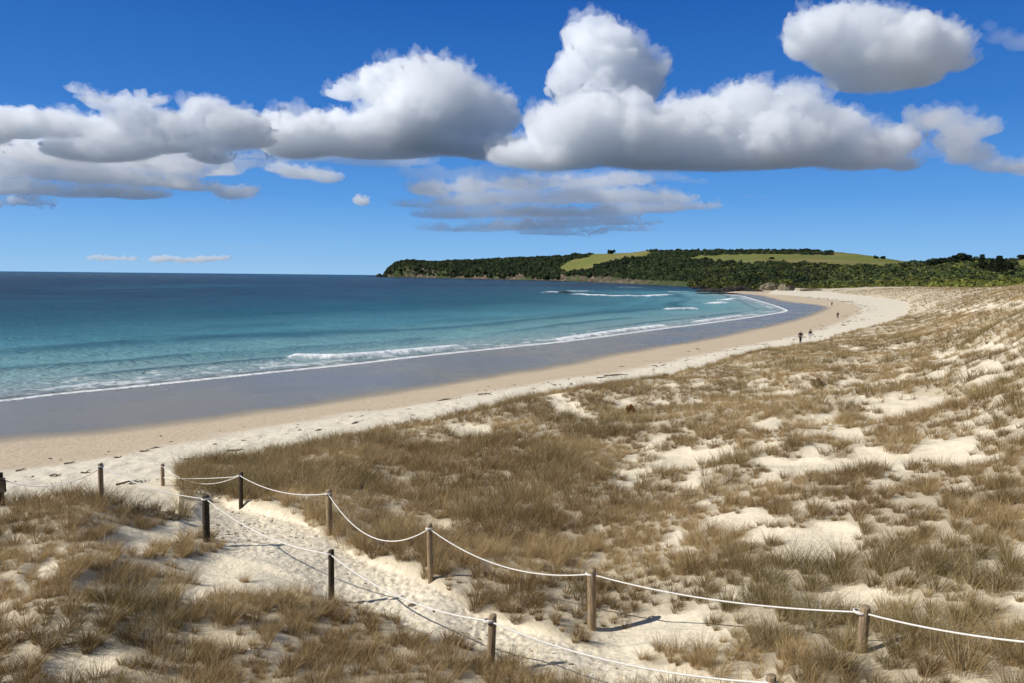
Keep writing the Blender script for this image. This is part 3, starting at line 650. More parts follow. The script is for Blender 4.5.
def wood(name, sel, count, size, tint_fn, mat, nleaf, label, seed):
    g = np.random.default_rng(seed)
    j = np.flatnonzero(sel.ravel())
    X, Y, Z = HX.ravel()[j], HY.ravel()[j], HZ.ravel()[j]
    # weight by how large a patch shows: even spread over the picture's bearing and the slope's height
    k = g.choice(len(j), min(count, len(j)), replace=False)
    C = np.stack([X[k], Y[k], Z[k]], -1); ppx = HP.ravel()[j][k]; psy = HS.ravel()[j][k]
    sz = size(C, ppx, psy) * np.clip(g.lognormal(0, .35, len(k)), .5, 1.7) * np.where(psy > 4.3, .6, 1)
    C[:, :2] += g.normal(size=(len(k), 2)) * sz[:, None] * .4
    C[:, 2] += sz * .25
    ti = np.clip(tint_fn(C, ppx, psy) + g.normal(size=len(k)) * .13, 0, 1)
    rz = sz * g.uniform(.65, 1.0, len(k))
    V, F, tn = crowns(C, sz, rz, ti, nleaf, .21 * sz.mean(), seed)
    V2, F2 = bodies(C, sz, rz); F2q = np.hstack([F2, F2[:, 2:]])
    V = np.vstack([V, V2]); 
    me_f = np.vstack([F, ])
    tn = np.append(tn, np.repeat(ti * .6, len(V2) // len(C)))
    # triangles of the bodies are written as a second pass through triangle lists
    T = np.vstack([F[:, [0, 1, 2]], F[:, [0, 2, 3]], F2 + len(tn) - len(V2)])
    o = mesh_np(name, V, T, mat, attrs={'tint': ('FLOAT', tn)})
    tag(o, label, kind='stuff'); return o
M_wood = leaf_mat('wood_leaves', (.014, .026, .013), (.10, .125, .04))
M_scrub = leaf_mat('scrub_leaves', (.025, .034, .012), (.22, .23, .05))
open_ = (HF < .5) & ~((HP > 830) & (HP < 925) & (HS > 4.2))
wood('headland_wood', open_ & (HP < 560) & (HS > 1.35) & (HS < 5.3), 3200, lambda C, p, s: np.full(len(C), 7.), lambda C, p, s: .28 + .3 * fbm2(C[:, 0] / 200, C[:, 1] / 200, 3, 5), M_wood, 60, 'dark native wood covering the far headland', 1)
wood('hillside_wood', open_ & (HP >= 560) & (HP < 1500) & (HS > 2.05) & (HS < 5.25), 13000, lambda C, p, s: 1.9 + C[:, 1] / 560, lambda C, p, s: .25 + .35 * fbm2(C[:, 0] / 120, C[:, 1] / 120, 3, 5) + .25 * (s < 3) * (p > 820), M_wood, 56, 'dark green wood covering the slopes behind the bay', 2)
wood('coastal_scrub', open_ & (HP >= 690) & (HS > 1.0) & (HS < 3.4), 5500, lambda C, p, s: 1.4 + C[:, 1] / 500, lambda C, p, s: .22 + .5 * fbm2(C[:, 0] / 60, C[:, 1] / 60, 3, 6) + .45 * sstep(800, 880, p), M_scrub, 60, 'olive green coastal scrub behind the dune plain', 3)
# ---------------------------------------------------------------- fence posts and rope
def wood_mat(name, a, b_):
    def col(t):
        tc = t.new('ShaderNodeTexCoord').outputs['Object']
        mp = t.new('ShaderNodeMapping', inp={'Vector': tc, 'Scale': (14, 14, 1.2)})
        n = t.noise(3.0, 6, .7, mp.outputs[0]); k = t.noise(2.0, 3, .6, tc)
        c = t.mix(t.mapr(n, .35, .65), a, b_); crack = t.mapr(n, .62, .68)
        c = t.mix(t.math('MULTIPLY', crack, .8), c, (.02, .015, .01))
        return t.mix(t.mapr(k, .45, .7, 0, .5), c, (.26, .22, .17))
    def bump(t):
        tc = t.new('ShaderNodeTexCoord').outputs['Object']; mp = t.new('ShaderNodeMapping', inp={'Vector': tc, 'Scale': (14, 14, 1.2)}); return t.noise(3.0, 6, .7, mp.outputs[0])
    return principled(name, col, .85, bump, .012, .15)
M_post = wood_mat('weathered_post', (.17, .12, .07), (.40, .30, .185))
M_postd = wood_mat('dark_post', (.030, .022, .016), (.085, .062, .042))
M_rope = principled('white_rope', lambda t: t.mix(t.noise(40, 3, .6, t.new('ShaderNodeTexCoord').outputs['Object']), (.56, .53, .47), (.80, .78, .73)), .7)
def post_mesh(name, h, rad, mat, parent, loc, lean, seed):
    bm = bmesh.new(); seg = 20; zs = [-.35, 0, .15, .35, .6, .85, .96, .985, 1.0]
    rings = []
    for i, q in enumerate(zs):
        z = q * h if q > 0 else q
        rr = rad * (1.03 - .05 * max(q, 0)) * (1 if q < .97 else (.95 if q < .99 else .82))
        ring = []
        for k in range(seg):
            a = 2 * math.pi * k / seg; w = 1 + .05 * mnoise.noise(Vector((math.cos(a) * 1.5, math.sin(a) * 1.5, q * 1.5 + seed)))
            ring.append(bm.verts.new((math.cos(a) * rr * w, math.sin(a) * rr * w, z + (.008 * math.cos(a + seed) if q > .95 else 0))))
        rings.append(ring)
    for a, b in zip(rings[:-1], rings[1:]):
        for k in range(seg): bm.faces.new((a[k], a[(k + 1) % seg], b[(k + 1) % seg], b[k]))
    bm.faces.new(rings[-1]); bm.faces.new(rings[0][::-1])
    o = obj_bm(name, bm, mat, parent); o.location = loc; o.rotation_euler = (lean[1], lean[0], seed)
    return o
def tube(pts, rad, seg=8, twist=0):
    V = []; F = []; pts = [np.array(p, float) for p in pts]
    for i, p in enumerate(pts):
        tdir = pts[min(i + 1, len(pts) - 1)] - pts[max(i - 1, 0)]; tdir /= np.linalg.norm(tdir) + 1e-12
        s = np.cross(tdir, [0, 0, 1.0]); s = s / (np.linalg.norm(s) + 1e-9) if np.linalg.norm(s) > 1e-3 else np.array([1., 0, 0]); u = np.cross(s, tdir)
        for k in range(seg):
            a = 2 * math.pi * k / seg; r = rad * (1 + .16 * math.cos(3 * (a + twist * i)))
            V.append(p + s * math.cos(a) * r + u * math.sin(a) * r)
    n = len(pts)
    for i in range(n - 1):
        for k in range(seg): F.append((i * seg + k, i * seg + (k + 1) % seg, (i + 1) * seg + (k + 1) % seg, (i + 1) * seg + k))
    return np.array(V), np.array(F)
#        base px,py     top px,py     diameter  dark?
POSTS_FAR = [((163, 486), (162.3, 463.8), .12, 0), ((241, 508), (239.4, 472.5), .12, 1), ((329.5, 535), (328, 490), .135, 0), ((430.6, 581), (429.3, 524), .105, 0), ((592, 629), (591, 568.5), .135, 0), ((861, 652), (860.5, 605), .12, 0)]
POSTS_NEAR = [((101.5, 505.6), (100.3, 463.3), .115, 0), ((206.5, 541.5), (205.8, 495.3), .15, 1), ((331.3, 600), (329.8, 549.5), .105, 1), ((490.5, 664), (489, 615), .11, 0)]
def place_posts(L, parent_loc, root, seed0):
    info = []
    for i, ((bx, by), (tx, ty), dia, dk) in enumerate(L):
        b = hit(bx, by, 6); top = at_y(tx, ty, b[1]); h = top[2] - b[2]
        lean = (math.atan2(top[0] - b[0], h), 0.0)
        o = post_mesh('post', h, dia / 2, M_postd if dk else M_post, root, tuple(b - parent_loc), lean, seed0 + i)
        info.append((b, top, dia / 2))
    return info
def span(root, a, b, ra, rb, sag, name='rope_span', off=(0, 0)):
    """rope between two posts, passing each a little below its top"""
    a = np.array(a, float); b = np.array(b, float)
    n = 40; pts = []
    for i in range(n + 1):
        q = i / n; p = a * (1 - q) + b * q; p[2] -= sag * 4 * q * (1 - q); pts.append(p - np.array(root.location))
    V, F = tube(pts, .0112, 9, .9)
    return mesh_np(name, V, F, M_rope, root, smooth=True)
def wrap(root, c, rad, z, seed):
    pts = []
    for i in range(37):
        a = 2 * math.pi * i / 18; pts.append(np.array([c[0] + math.cos(a) * (rad + .011), c[1] + math.sin(a) * (rad + .011), z + .012 * i / 18 + .006 * math.sin(a + seed)]) - np.array(root.location))
    V, F = tube(pts, .011, 8, .9); return mesh_np('rope_loop', V, F, M_rope, root, smooth=True)
b0 = hit(331.3, 600, 6)
near = empty('rope_fence', tuple(b0)); tag(near, 'rope fence with dark short posts on the near left side of the sandy path', 'fence', 'rope fences beside the path')
b1 = hit(430.6, 581, 6)
far = empty('rope_fence', tuple(b1)); tag(far, 'rope fence along the far side of the path, running off to the right', 'fence', 'rope fences beside the path')
PF = place_posts(POSTS_FAR, b1, far, 3); PN = place_posts(POSTS_NEAR, b0, near, 13)
# the half buried post at the bottom edge and the one past the right edge
for (tx, ty, yy, dep, info, root, pl, sd_) in ((771.5, 675.5, 716, .95, PN, near, b0, 21), (925, 735, 775, .95, PN, near, b0, 22), (1190, 640, 690, .9, PF, far, b1, 23)):
    bb = hit(tx, yy, 4); top = at_y(tx, ty, bb[1]); g = bb[2]; h = top[2] - g
    post_mesh('post', h, .05, M_post, root, (top[0] - pl[0], top[1] - pl[1], g - pl[2]), (0, 0), sd_)
    info.append((np.array([top[0], top[1], g]), top, .05))
def att(inf, dz): p = inf[1].copy(); p[2] -= dz; return p
for inf, root, sags, dz in ((PF, far, [.42, .22, .62, .30, .12, .12], .09), (PN, near, [.14, .22, .22, .16, .1], .08)):
    for i in range(len(inf) - 1):
        span(root, att(inf[i], dz), att(inf[i + 1], dz), 0, 0, sags[i])
    for i, q in enumerate(inf): wrap(root, q[1], q[2], q[1][2] - dz - .006, i)
a = att(PF[0], .62 * (PF[0][1][2] - PF[0][0][2])); span(far, a, att(PF[1], .12), 0, 0, .05)
# post with a box at the left edge of the view
bL = hit(1.5, 505, 6); tp = at_y(1.2, 472.7, bL[1]); hL = tp[2] - bL[2]
mk = empty('marker_post', tuple(bL)); tag(mk, 'dark round-topped marker post with a square board at the left edge, behind the grass', 'post')
post_mesh('post', hL, .065, M_postd, mk, (0, 0, 0), (0, 0), 31)
bm = bmesh.new(); bmesh.ops.create_cube(bm, size=1); bmesh.ops.scale(bm, vec=(.34, .05, .30), verts=bm.verts); bmesh.ops.bevel(bm, geom=bm.edges[:], offset=.01, segments=2, affect='EDGES')
o = obj_bm('board', bm, M_postd, mk, False); o.location = (.02, -.09, hL - .31)
bm = bmesh.new(); bmesh.ops.create_cube(bm, size=1); bmesh.ops.scale(bm, vec=(.30, .06, .035), verts=bm.verts); bmesh.ops.bevel(bm, geom=bm.edges[:], offset=.006, segments=2, affect='EDGES')
o = obj_bm('batten', bm, M_postd, mk, False); o.location = (.03, -.09, hL - .125)
lft = empty('rope', tuple(tp)); 
V, F = tube([(np.array(tp) + [0.0, 0, -.16]) * (1 - q) + att(PN[0], .12) * q - np.array([0, 0, .30 * 4 * q * (1 - q)]) - np.array(tp) for q in np.linspace(0, 1, 40)], .0112, 9, .9)
bpy.data.objects.remove(lft)
o = mesh_np('rope', V, F, M_rope, smooth=True, loc=tuple(tp)); tag(o, 'white rope hanging between the marker post at the left edge and the tall pale post', 'rope')
# ---------------------------------------------------------------- marram grass: every blade is real
def grass_patch():
    bands = [(5.0, 11, 5.5, 210, 3, .0052, 1), (11, 20, 6.0, 150, 3, .0066, 1), (20, 34, 4.6, 85, 2, .0095, 1), (34, 60, 2.2, 52, 2, .015, 1), (60, 110, .9, 30, 1, .03, 1), (5.0, 11, 26, 90, 3, .0055), (11, 20, 21, 60, 3, .0075), (20, 34, 14, 34, 2, .011), (34, 60, 9, 20, 2, .017), (60, 110, 4.2, 11, 1, .034), (110, 200, 1.5, 9, 1, .06), (200, 520, .30, 8, 1, .13)]
    AV = []; AF = []; AC = []; nv = 0
    bands = [b + (0,) if len(b) == 6 else b for b in bands]
    for bi, (r0, r1, dens, nb, seg, wid, big) in enumerate(bands):
        if not big: dens = dens * (.62 if r0 < 60 else .85)
        g = np.random.default_rng(100 + bi)
        half = math.radians(50 if r0 < 30 else 40)
        n = int(dens * half * (r1 * r1 - r0 * r0))
        r = np.sqrt(g.uniform(r0 * r0, r1 * r1, n)); th = g.uniform(-half if r0 < 60 else -.25, half, n)
        x = r * np.sin(th); y = r * np.cos(th)
        z, a = ground(x, y, full=True)
        cov = a['cov']
        px, py, w = project(np.stack([x, y, z], -1))
        keep = (g.uniform(0, 1, n) < np.clip(cov * 1.15, 0, 1) * (1 if not big else .8)) | ((g.uniform(0, 1, n) < .012) & (a['dT'] > 1) & (a['pm'] < .1))
        keep &= (a['dT'] > -.4) & (a['pm'] < .5)
        if r0 < 60: keep &= (px > -320) & (px < 1400)
        x, y, z, cov, dT, pm = x[keep], y[keep], z[keep], cov[keep], a['dT'][keep], a['pm'][keep]; n = len(x)
        px = px[keep]; py = py[keep]
        patch = fbm2(x / 5, y / 5, 3, 201); fine = fbm2(x / 1.4, y / 1.4, 2, 202)
        H = (.30 + .12 * patch + .14 * fine) * g.uniform(.6, 1.35, n) * (.62 + .42 * cov)
        H *= .76 + .24 * sstep(11, 18, np.hypot(x, y))
        H *= 1 + .18 * sstep(18, 30, np.hypot(x, y)) + .25 * sstep(60, 250, np.hypot(x, y)) + .30 * sstep(660, 520, px) * sstep(575, 520, py) * (px > 176)
        if big: H = H * g.uniform(.95, 1.4, n) + .05
        rb = H * g.uniform(.22, .42, n) if big else H * g.uniform(.10, .24, n) * (1.6 if seg == 1 else 1.0)
        hue = np.clip(.5 + .8 * patch + .35 * fine + g.normal(size=n) * .16, 0, 1)           # straw .. olive
        dry = np.clip(.5 + .9 * fbm2(x / 3, y / 3, 3, 205) + g.normal(size=n) * .18, 0, 1)   # pale .. brown
        # blades
        N = n * nb; ti = np.repeat(np.arange(n), nb)
        az = g.uniform(0, 2 * np.pi, N); q = np.sqrt(g.uniform(0, 1, N))
        bx = x[ti] + np.cos(az) * q * rb[ti]; by = y[ti] + np.sin(az) * q * rb[ti]
        lean = .18 + .62 * q * g.uniform(.4, 1.3, N) + np.abs(g.normal(size=N)) * .16
        az2 = az + g.normal(size=N) * .5
        wx, wy = .16, .04                                                                     # a lasting sea breeze leans them
        dx = np.cos(az2) * lean + wx; dy = np.sin(az2) * lean + wy
        h = H[ti] * g.uniform(.45, 1.15, N); bend = g.uniform(.25, .95, N)
        # flat card direction
        fa = g.uniform(0, 2 * np.pi, N); fx = np.cos(fa); fy = np.sin(fa)
        ww = wid * g.uniform(.5, 1.2, N) * .5
        bz = z[ti] - .02
        ks = {1: [0, 1], 2: [0, .5, 1], 3: [0, .35, .7, 1]}[seg]
        rows = []
        for k in ks:
            cxp = bx + dx * h * (k * .55 + k * k * bend * .8); cyp = by + dy * h * (k * .55 + k * k * bend * .8)
            czp = bz + h * (k - .22 * k * k * bend * lean * 1.6)
            rows.append((cxp, cyp, czp, ww * (1 - .75 * k)))
        V = []
        for (cxp, cyp, czp, w_) in rows[:-1]:
            V.append(np.stack([cxp - fx * w_, cyp - fy * w_, czp], -1)); V.append(np.stack([cxp + fx * w_, cyp + fy * w_, czp], -1))
        V.append(np.stack(rows[-1][:3], -1))
        nvb = len(V); V = np.stack(V, 1).reshape(-1, 3); base = (np.arange(N) * nvb)[:, None] + nv
        T = []
        for s_ in range(len(ks) - 2):
            o_ = 2 * s_; T += [base + np.array([[o_, o_ + 1, o_ + 3]]), base + np.array([[o_, o_ + 3, o_ + 2]])]
        o_ = 2 * (len(ks) - 2); T.append(base + np.array([[o_, o_ + 1, o_ + 2]]))
        T = np.concatenate(T)
        c = np.stack([np.clip(hue[ti] + g.normal(size=N) * .2, 0, 1), np.clip(dry[ti] + g.normal(size=N) * .22, 0, 1), g.uniform(0, 1, N), np.ones(N)], -1)
        AV.append(V.astype(np.float32)); AF.append(T.astype(np.int32)); AC.append(np.repeat(c, nvb, 0).astype(np.float32)); nv += len(V)
        print('band', r0, 'tufts', n, 'blades', N)
    m, t = material('marram_blades')
    sp = t.new('ShaderNodeSeparateColor', inp={0: t.new('ShaderNodeAttribute', attribute_name='blade').outputs['Color']})
    c = t.mix(sp.outputs[1], (.53, .385, .195), (.19, .12, .05))
    c = t.mix(t.mapr(sp.outputs[0], .55, 1.1, 0, .7), c, (.13, .125, .045))
    c = t.mix(t.mapr(sp.outputs[2], .86, .9, 0, .8), c, (.62, .52, .34))
    c = t.mix(t.mapr(sp.outputs[2], .10, .05, 0, .8), c, (.07, .05, .03))
    d = t.new('ShaderNodeBsdfDiffuse', inp={'Color': c}); tl = t.new('ShaderNodeBsdfTranslucent', inp={'Color': c})
    mx = t.new('ShaderNodeMixShader', inp={0: .3}); t.l.new(d.outputs[0], mx.inputs[1]); t.l.new(tl.outputs[0], mx.inputs[2])
    o = t.new('ShaderNodeOutputMaterial'); t.l.new(mx.outputs[0], o.inputs[0])
    g_ = mesh_np('dune_grass', np.concatenate(AV), np.concatenate(AF), m, attrs={'blade': ('FLOAT_COLOR', np.concatenate(AC))})
    tag(g_, 'straw brown marram grass growing over the sand dunes', kind='stuff')
grass_patch()
# ---------------------------------------------------------------- rocks, lone trees, shrubs, drift, people
def rock_mat(name, a, b_, c_):
    return principled(name, lambda t: t.ramp(t.noise(.6, 6, .65, t.new('ShaderNodeNewGeometry').outputs['Position']), [(.32, a), (.5, b_), (.68, c_)]), .9, lambda t: t.noise(1.2, 6, .7, t.new('ShaderNodeNewGeometry').outputs['Position']), .5, .2)
M_rockd = rock_mat('dark_reef_rock', (.018, .016, .015), (.04, .034, .03), (.085, .07, .055))
M_rockt = rock_mat('tan_bluff_rock', (.075, .06, .042), (.17, .14, .095), (.33, .285, .205))
def rock(px, py, wpx, hpx, Y, mat, label, seed, depth=.7, group=None, name='rock', zb=None):
    k = Y / FPX; c = at_y(px, py, Y)
    if zb is not None: c[2] = zb
    bm = bmesh.new(); bmesh.ops.create_icosphere(bm, subdivisions=4, radius=1)
    iv = np.array([v.co[:] for v in bm.verts])
    n = fbm3(iv[:, 0] * 1.6 + seed * 3, iv[:, 1] * 1.6, iv[:, 2] * 2.2, 4, seed); r = 1 + .42 * n + .18 * np.abs(vnoise3(iv[:, 0] * 4 + seed, iv[:, 1] * 4, iv[:, 2] * 5, seed))
    P = iv * r[:, None]; P[:, 2] = np.where(P[:, 2] > 0, P[:, 2], P[:, 2] * .5)
    P *= np.array([wpx * k / 2, wpx * k / 2 * depth, hpx * k])
    for v, p in zip(bm.verts, P): v.co = p
    o = obj_bm(name, bm, mat, None, False); o.location = c; tag(o, label, 'rock', group); return o
G1 = 'dark reef rocks at the far end of the beach'
for a in [(712, 291.8, 30, 3.2, 590, M_rockd, 'low black reef rock lying left of the taller reef rocks at the beach end', 1, .5),
          (728, 291.6, 22, 4.6, 600, M_rockd, 'brown reef rock with a humped top in the middle of the reef', 2, .6),
          (741, 291.5, 22, 5.6, 610, M_rockd, 'tallest jagged dark reef rock, just left of the pale flat', 3, .6),
          (754, 292.2, 18, 2.8, 600, M_rockd, 'small dark reef rock between the jagged rock and the sand', 4, .6),
          (720, 294.2, 46, 1.6, 520, M_rockd, 'long flat black reef shelf awash in front of the other reef rocks', 5, .35),
          (700, 289.0, 18, 3.0, 760, M_rockd, 'dark rocky foot of the wooded slope behind the reef', 6, .5),
          (771, 298.6, 13, 1.0, 430, M_rockd, 'flat dark rock patch on the wet sand at the bend of the beach', 7, .5),
          (778, 300.4, 8, .8, 400, M_rockd, 'smaller dark rock patch on the wet sand, nearer than the flat one', 8, .5),
          (550, 293.4, 9, 1.2, 480, M_rockd, 'small black rock awash far out among the white water', 9, .5),
          (565, 293.0, 12, 1.4, 490, M_rockd, 'larger black rock awash beside the small one in the white water', 10, .5)]:
    rock(*a, group=G1 if a[7] < 9 else None)
rock(379.5, 277.2, 7, 3.2, 3600, M_rockd, 'tiny dark islet off the tip of the headland', 12, .6)
rock(371, 277.4, 4, 1.2, 3700, M_rockd, 'smallest dark islet, farthest out beyond the headland tip', 13, .6)
rock(769, 290.5, 18, 7.5, 655, M_rockt, 'tan rock bluff at the foot of the wooded slope behind the beach end', 14, .6)
st = empty('rock_stack', tuple(at_y(786, 292, 560))); tag(st, 'rounded tan rock stack with green scrub on top at the end of the beach', 'rock')
r_ = rock(786, 292, 15, 10.0, 560, M_rockt, None, 15, .8, name='stack_rock')
del_keys = [k for k in ('label', 'category') if k in r_.keys()]
for k in del_keys: del r_[k]
r_.parent = st; r_.location = (0, 0, 0)
g = np.random.default_rng(5); kk = 560 / FPX
C = np.stack([g.uniform(-4.5, 4.5, 26) * kk * 1.1, g.uniform(-3, 3, 26), g.uniform(6.5, 11.5, 26) * kk], -1)
V, F, tn = crowns(C, np.full(26, 1.7), np.full(26, 1.2), g.uniform(.3, .8, 26), 60, .35, 8)
mesh_np('scrub', V, F, M_scrub, st, attrs={'tint': ('FLOAT', tn)})
rock(812, 291.5, 22, 2.6, 540, M_rockt, 'low pale eroded bank behind the far end of the beach', 16, .3)
rock(845, 292.5, 24, 2.6, 500, M_rockt, 'pale eroded dune bank right of the low one at the back of the beach', 17, .3)
# lone trees
M_bark = principled('grey_bark', (.16, .13, .10), .9)
M_barkp = principled('pale_bark', (.42, .38, .32), .9)
M_pine = leaf_mat('pine_needles', (.007, .013, .007), (.035, .05, .02))
def lone_tree(px, by, ty, wpx, Y, label, seed, kind='round', bark=M_bark, group=None):
    k = Y / FPX; b = at_y(px, by, Y); h = (by - ty) * k; w = wpx * k; g = np.random.default_rng(seed)
    root = empty('pine_tree' if kind == 'tier' else 'tree', tuple(b)); tag(root, label, 'tree', group)
    pts = [np.array([.03 * h * math.sin(q * 3 + seed), 0, -1 + (h * .93 + 1) * q]) for q in np.linspace(0, 1, 8)]
    V = []; F = []; n = 0
    def limb(pts, r0, r1):
        nonlocal n
        v, f = tube(pts, 1, 7); m_ = len(pts); ctr = np.repeat(np.array(pts), 7, 0); rad = np.repeat(np.linspace(r0, r1, m_), 7)[:, None]
        V.append(ctr + (v - ctr) * rad); F.append(f + n); n += len(v)
    limb(pts, h * .028 + .1, h * .006 + .03)
    Cc = []
    if kind == 'tier':
        for j, q in enumerate(np.linspace(.38, .98, 9)):
            for a in range(5):
                an = a * 1.257 + j * .7 + g.normal() * .2; L_ = w * .5 * (1.12 - q) / .74 * g.uniform(.75, 1.15); p0 = np.array([0, 0, h * q])
                p1 = p0 + np.array([math.cos(an) * L_, math.sin(an) * L_, h * .03]); limb([p0, (p0 + p1) / 2, p1], h * .008 + .02, .02)
                Cc += [p0 + (p1 - p0) * u for u in (.4, .75, 1.0)]
        Cc = np.array(Cc); s = w * .10 + .25; rz = s * .5
    else:
        for a in range(9):
            an = a * .7 + g.normal() * .3; p0 = np.array([0, 0, h * g.uniform(.25, .6)]); L_ = w * .42 * g.uniform(.6, 1.1)
            p1 = p0 + np.array([math.cos(an) * L_, math.sin(an) * L_, h * g.uniform(.12, .35)]); limb([p0, (p0 + p1) / 2 + np.array([0, 0, .04 * h]), p1], h * .012 + .03, .03)
            Cc += [p0 + (p1 - p0) * u + g.normal(size=3) * w * .06 for u in (.6, .85, 1.05)]
        for _ in range(8): Cc.append(np.array([g.normal() * w * .16, g.normal() * w * .16, h * g.uniform(.6, .95)]))
        Cc = np.array(Cc); s = w * .15 + .2; rz = s * .75
    mesh_np('trunk', np.concatenate(V), np.concatenate(F), bark, root, smooth=True)
    V, F, tn = crowns(Cc, np.full(len(Cc), s), np.full(len(Cc), rz), g.uniform(.1, .7, len(Cc)), 50, s * .28, seed)
    mesh_np('crown', V, F, M_pine, root, attrs={'tint': ('FLOAT', tn)})
GT = 'trees on the skyline at the right'
for i, a in enumerate([(941, 268, 259, 14, 640, 'low round dark tree at the left end of the skyline clump', 'round'), (951, 269, 255.5, 13, 640, 'second tree of the skyline clump from its left end', 'round'),
        (960, 269, 253.8, 14, 640, 'tallest broad dark tree in the middle of the skyline clump', 'round'), (967, 269, 254.5, 9, 640, 'dark tree closing the skyline clump on its right', 'round'),
        (931, 267, 261, 10, 640, 'smallest tree left of the skyline clump', 'round')]):
    lone_tree(*a[:6], 50 + i, a[6], group=GT)
lone_tree(981, 276, 255.5, 10, 560, 'dark tiered pine on the skyline with open sky on both sides', 60, 'tier')
lone_tree(998, 281, 257, 13, 520, 'tall tiered pine with a bare pale trunk near the right end of the skyline', 61, 'tier', M_barkp)
lone_tree(991, 277, 260, 8, 540, 'shorter pine between the two taller pines', 62, 'tier')
lone_tree(1008, 275, 262.5, 10, 560, 'low dark pine right of the pale-trunked pine', 63, 'tier')
lone_tree(1021, 262, 255.5, 8, 1300, 'small round tree on the green hill at the right edge', 64)
lone_tree(771.5, 262, 257.2, 5.5, 1380, 'single dark tree standing alone in the middle of the green hillside field', 65)
lone_tree(876, 260.5, 255.6, 5, 1550, 'left one of two small trees on the bare ridge', 66)
lone_tree(883, 260.8, 256.2, 4.5, 1550, 'right one of two small trees on the bare ridge', 67)
lone_tree(611, 255, 250.4, 8, 2250, 'small tree on the skyline of the left green field', 68)
lone_tree(705, 262, 257, 5, 1500, 'small tree at the left end of the long green field', 69)
# shrubs standing out of the grass
def shrub(px, py, wpx, hpx, label, dark, light, seed, name='shrub'):
    b = hit(px, py, 6); k = b[1] / FPX; g = np.random.default_rng(seed); w = wpx * k / 2; h = hpx * k
    m = leaf_mat(name + '_leaves', dark, light)
    n = 60; an = g.uniform(0, 6.28, n); q = np.sqrt(g.uniform(0, 1, n)); C = np.stack([np.cos(an) * q * w * .7, np.sin(an) * q * w * .7, h * g.uniform(.15, .8, n) * (1 - .35 * q)], -1)
    root = empty(name, tuple(b)); tag(root, label, 'shrub')
    V, F, tn = crowns(C, np.full(n, w * .33), np.full(n, h * .25), g.uniform(0, 1, n), 45, w * .075, seed); mesh_np('foliage', V, F, m, root, attrs={'tint': ('FLOAT', tn)})
    V = []; F = []; nn = 0
    for i in range(7):
        p1 = C[g.integers(n)]; v, f = tube([np.array([0, 0, -.1]), p1 * .5 + [0, 0, .05], p1], .02 + .01 * w, 6); V.append(v); F.append(f + nn); nn += len(v)
    mesh_np('stem', np.concatenate(V), np.concatenate(F), M_bark, root)
shrub(630.5, 417, 11, 15, 'rust orange dead shrub in the dune grass above the bare sand', (.12, .05, .015), (.38, .19, .05), 1)
shrub(817, 388, 14, 11, 'dark olive brown shrub on the dune slope below the walkers', (.11, .08, .04), (.34, .25, .13), 2)
# driftwood
M_drift = principled('driftwood', lambda t: t.mix(t.noise(6, 4, .6, t.new('ShaderNodeNewGeometry').outputs['Position']), (.05, .038, .026), (.16, .125, .09)), .9)
def drift(px, py, L_, label, seed, ang=None, r0=.05):
    z = gz(*at_z(px, py, 1.8)[:2]); 
    for _ in range(6): p = at_z(px, py, z); z = gz(p[0], p[1])
    g = np.random.default_rng(seed); an = g.uniform(-.4, .4) if ang is None else ang; V = []; F = []; n = 0
    def lim(a, b, r):
        nonlocal n
        mid = (a + b) / 2 + g.normal(size=3) * np.linalg.norm(b - a) * .08; mid[2] = abs(mid[2])
        v, f = tube([a, mid * .5 + a * .5 + g.normal(size=3) * .01, mid, (mid + b) / 2, b], 1, 7); ctr = np.repeat(np.array([a, (a + mid) / 2, mid, (mid + b) / 2, b]), 7, 0)
        V.append(ctr + (v - ctr) * np.repeat(np.linspace(r, r * .3, 5), 7)[:, None]); F.append(f + n); n += len(v)
    d = np.array([math.cos(an), math.sin(an), 0]); s = np.array([-d[1], d[0], 0])
    lim(-d * L_ / 2, d * L_ / 2 + [0, 0, .06], r0); lim(d * 0., d * L_ * .35 + s * L_ * .22 + [0, 0, .12], r0 * .6); lim(-d * L_ * .2, -d * L_ * .05 - s * L_ * .2 + [0, 0, .08], r0 * .5)
    o = mesh_np('driftwood', np.concatenate(V), np.concatenate(F), M_drift, smooth=True, loc=(p[0], p[1], z + r0 * .4)); tag(o, label, 'driftwood', 'driftwood on the beach')
for i, a in enumerate([(44, 498.5, 1.3, 'long dark driftwood log just above the grass at lower left, left of the pale post'), (31, 501, .7, 'short driftwood stick touching the grass, left of the long log'), (55.5, 476.5, .8, 'dark driftwood chunk alone on the white sand above the long log'),
        (86, 473.3, .8, 'driftwood piece just left of the tall pale post'), (129, 486, 1.3, 'driftwood log on the sand between the two leftmost pale posts'), (21, 471, .6, 'driftwood bit on the tan sand near the left edge'),
        (190, 459.5, .7, 'driftwood piece below the edge of the white sand, above the dark fence post'), (236, 451, 1.2, 'driftwood branch where the white sand narrows above the grass'), (145, 451.5, .8, 'driftwood stick on the tan damp sand left of the fence line'),
        (616, 376.3, 3.4, 'long dark driftwood trunk high on the beach in mid view'), (602, 378, 1.5, 'driftwood branch at the left end of the long trunk'), (118, 458, .6, 'small driftwood stick on the damp sand above the tall pale post'),
        (485, 395, 1.6, 'driftwood branch on the white sand strip in mid beach'), (70, 464, .7, 'driftwood fragment at the line between tan and white sand')]):
    drift(a[0], a[1], a[2] * .72, a[3], i, r0=.025 + .02 * a[2] ** .5)
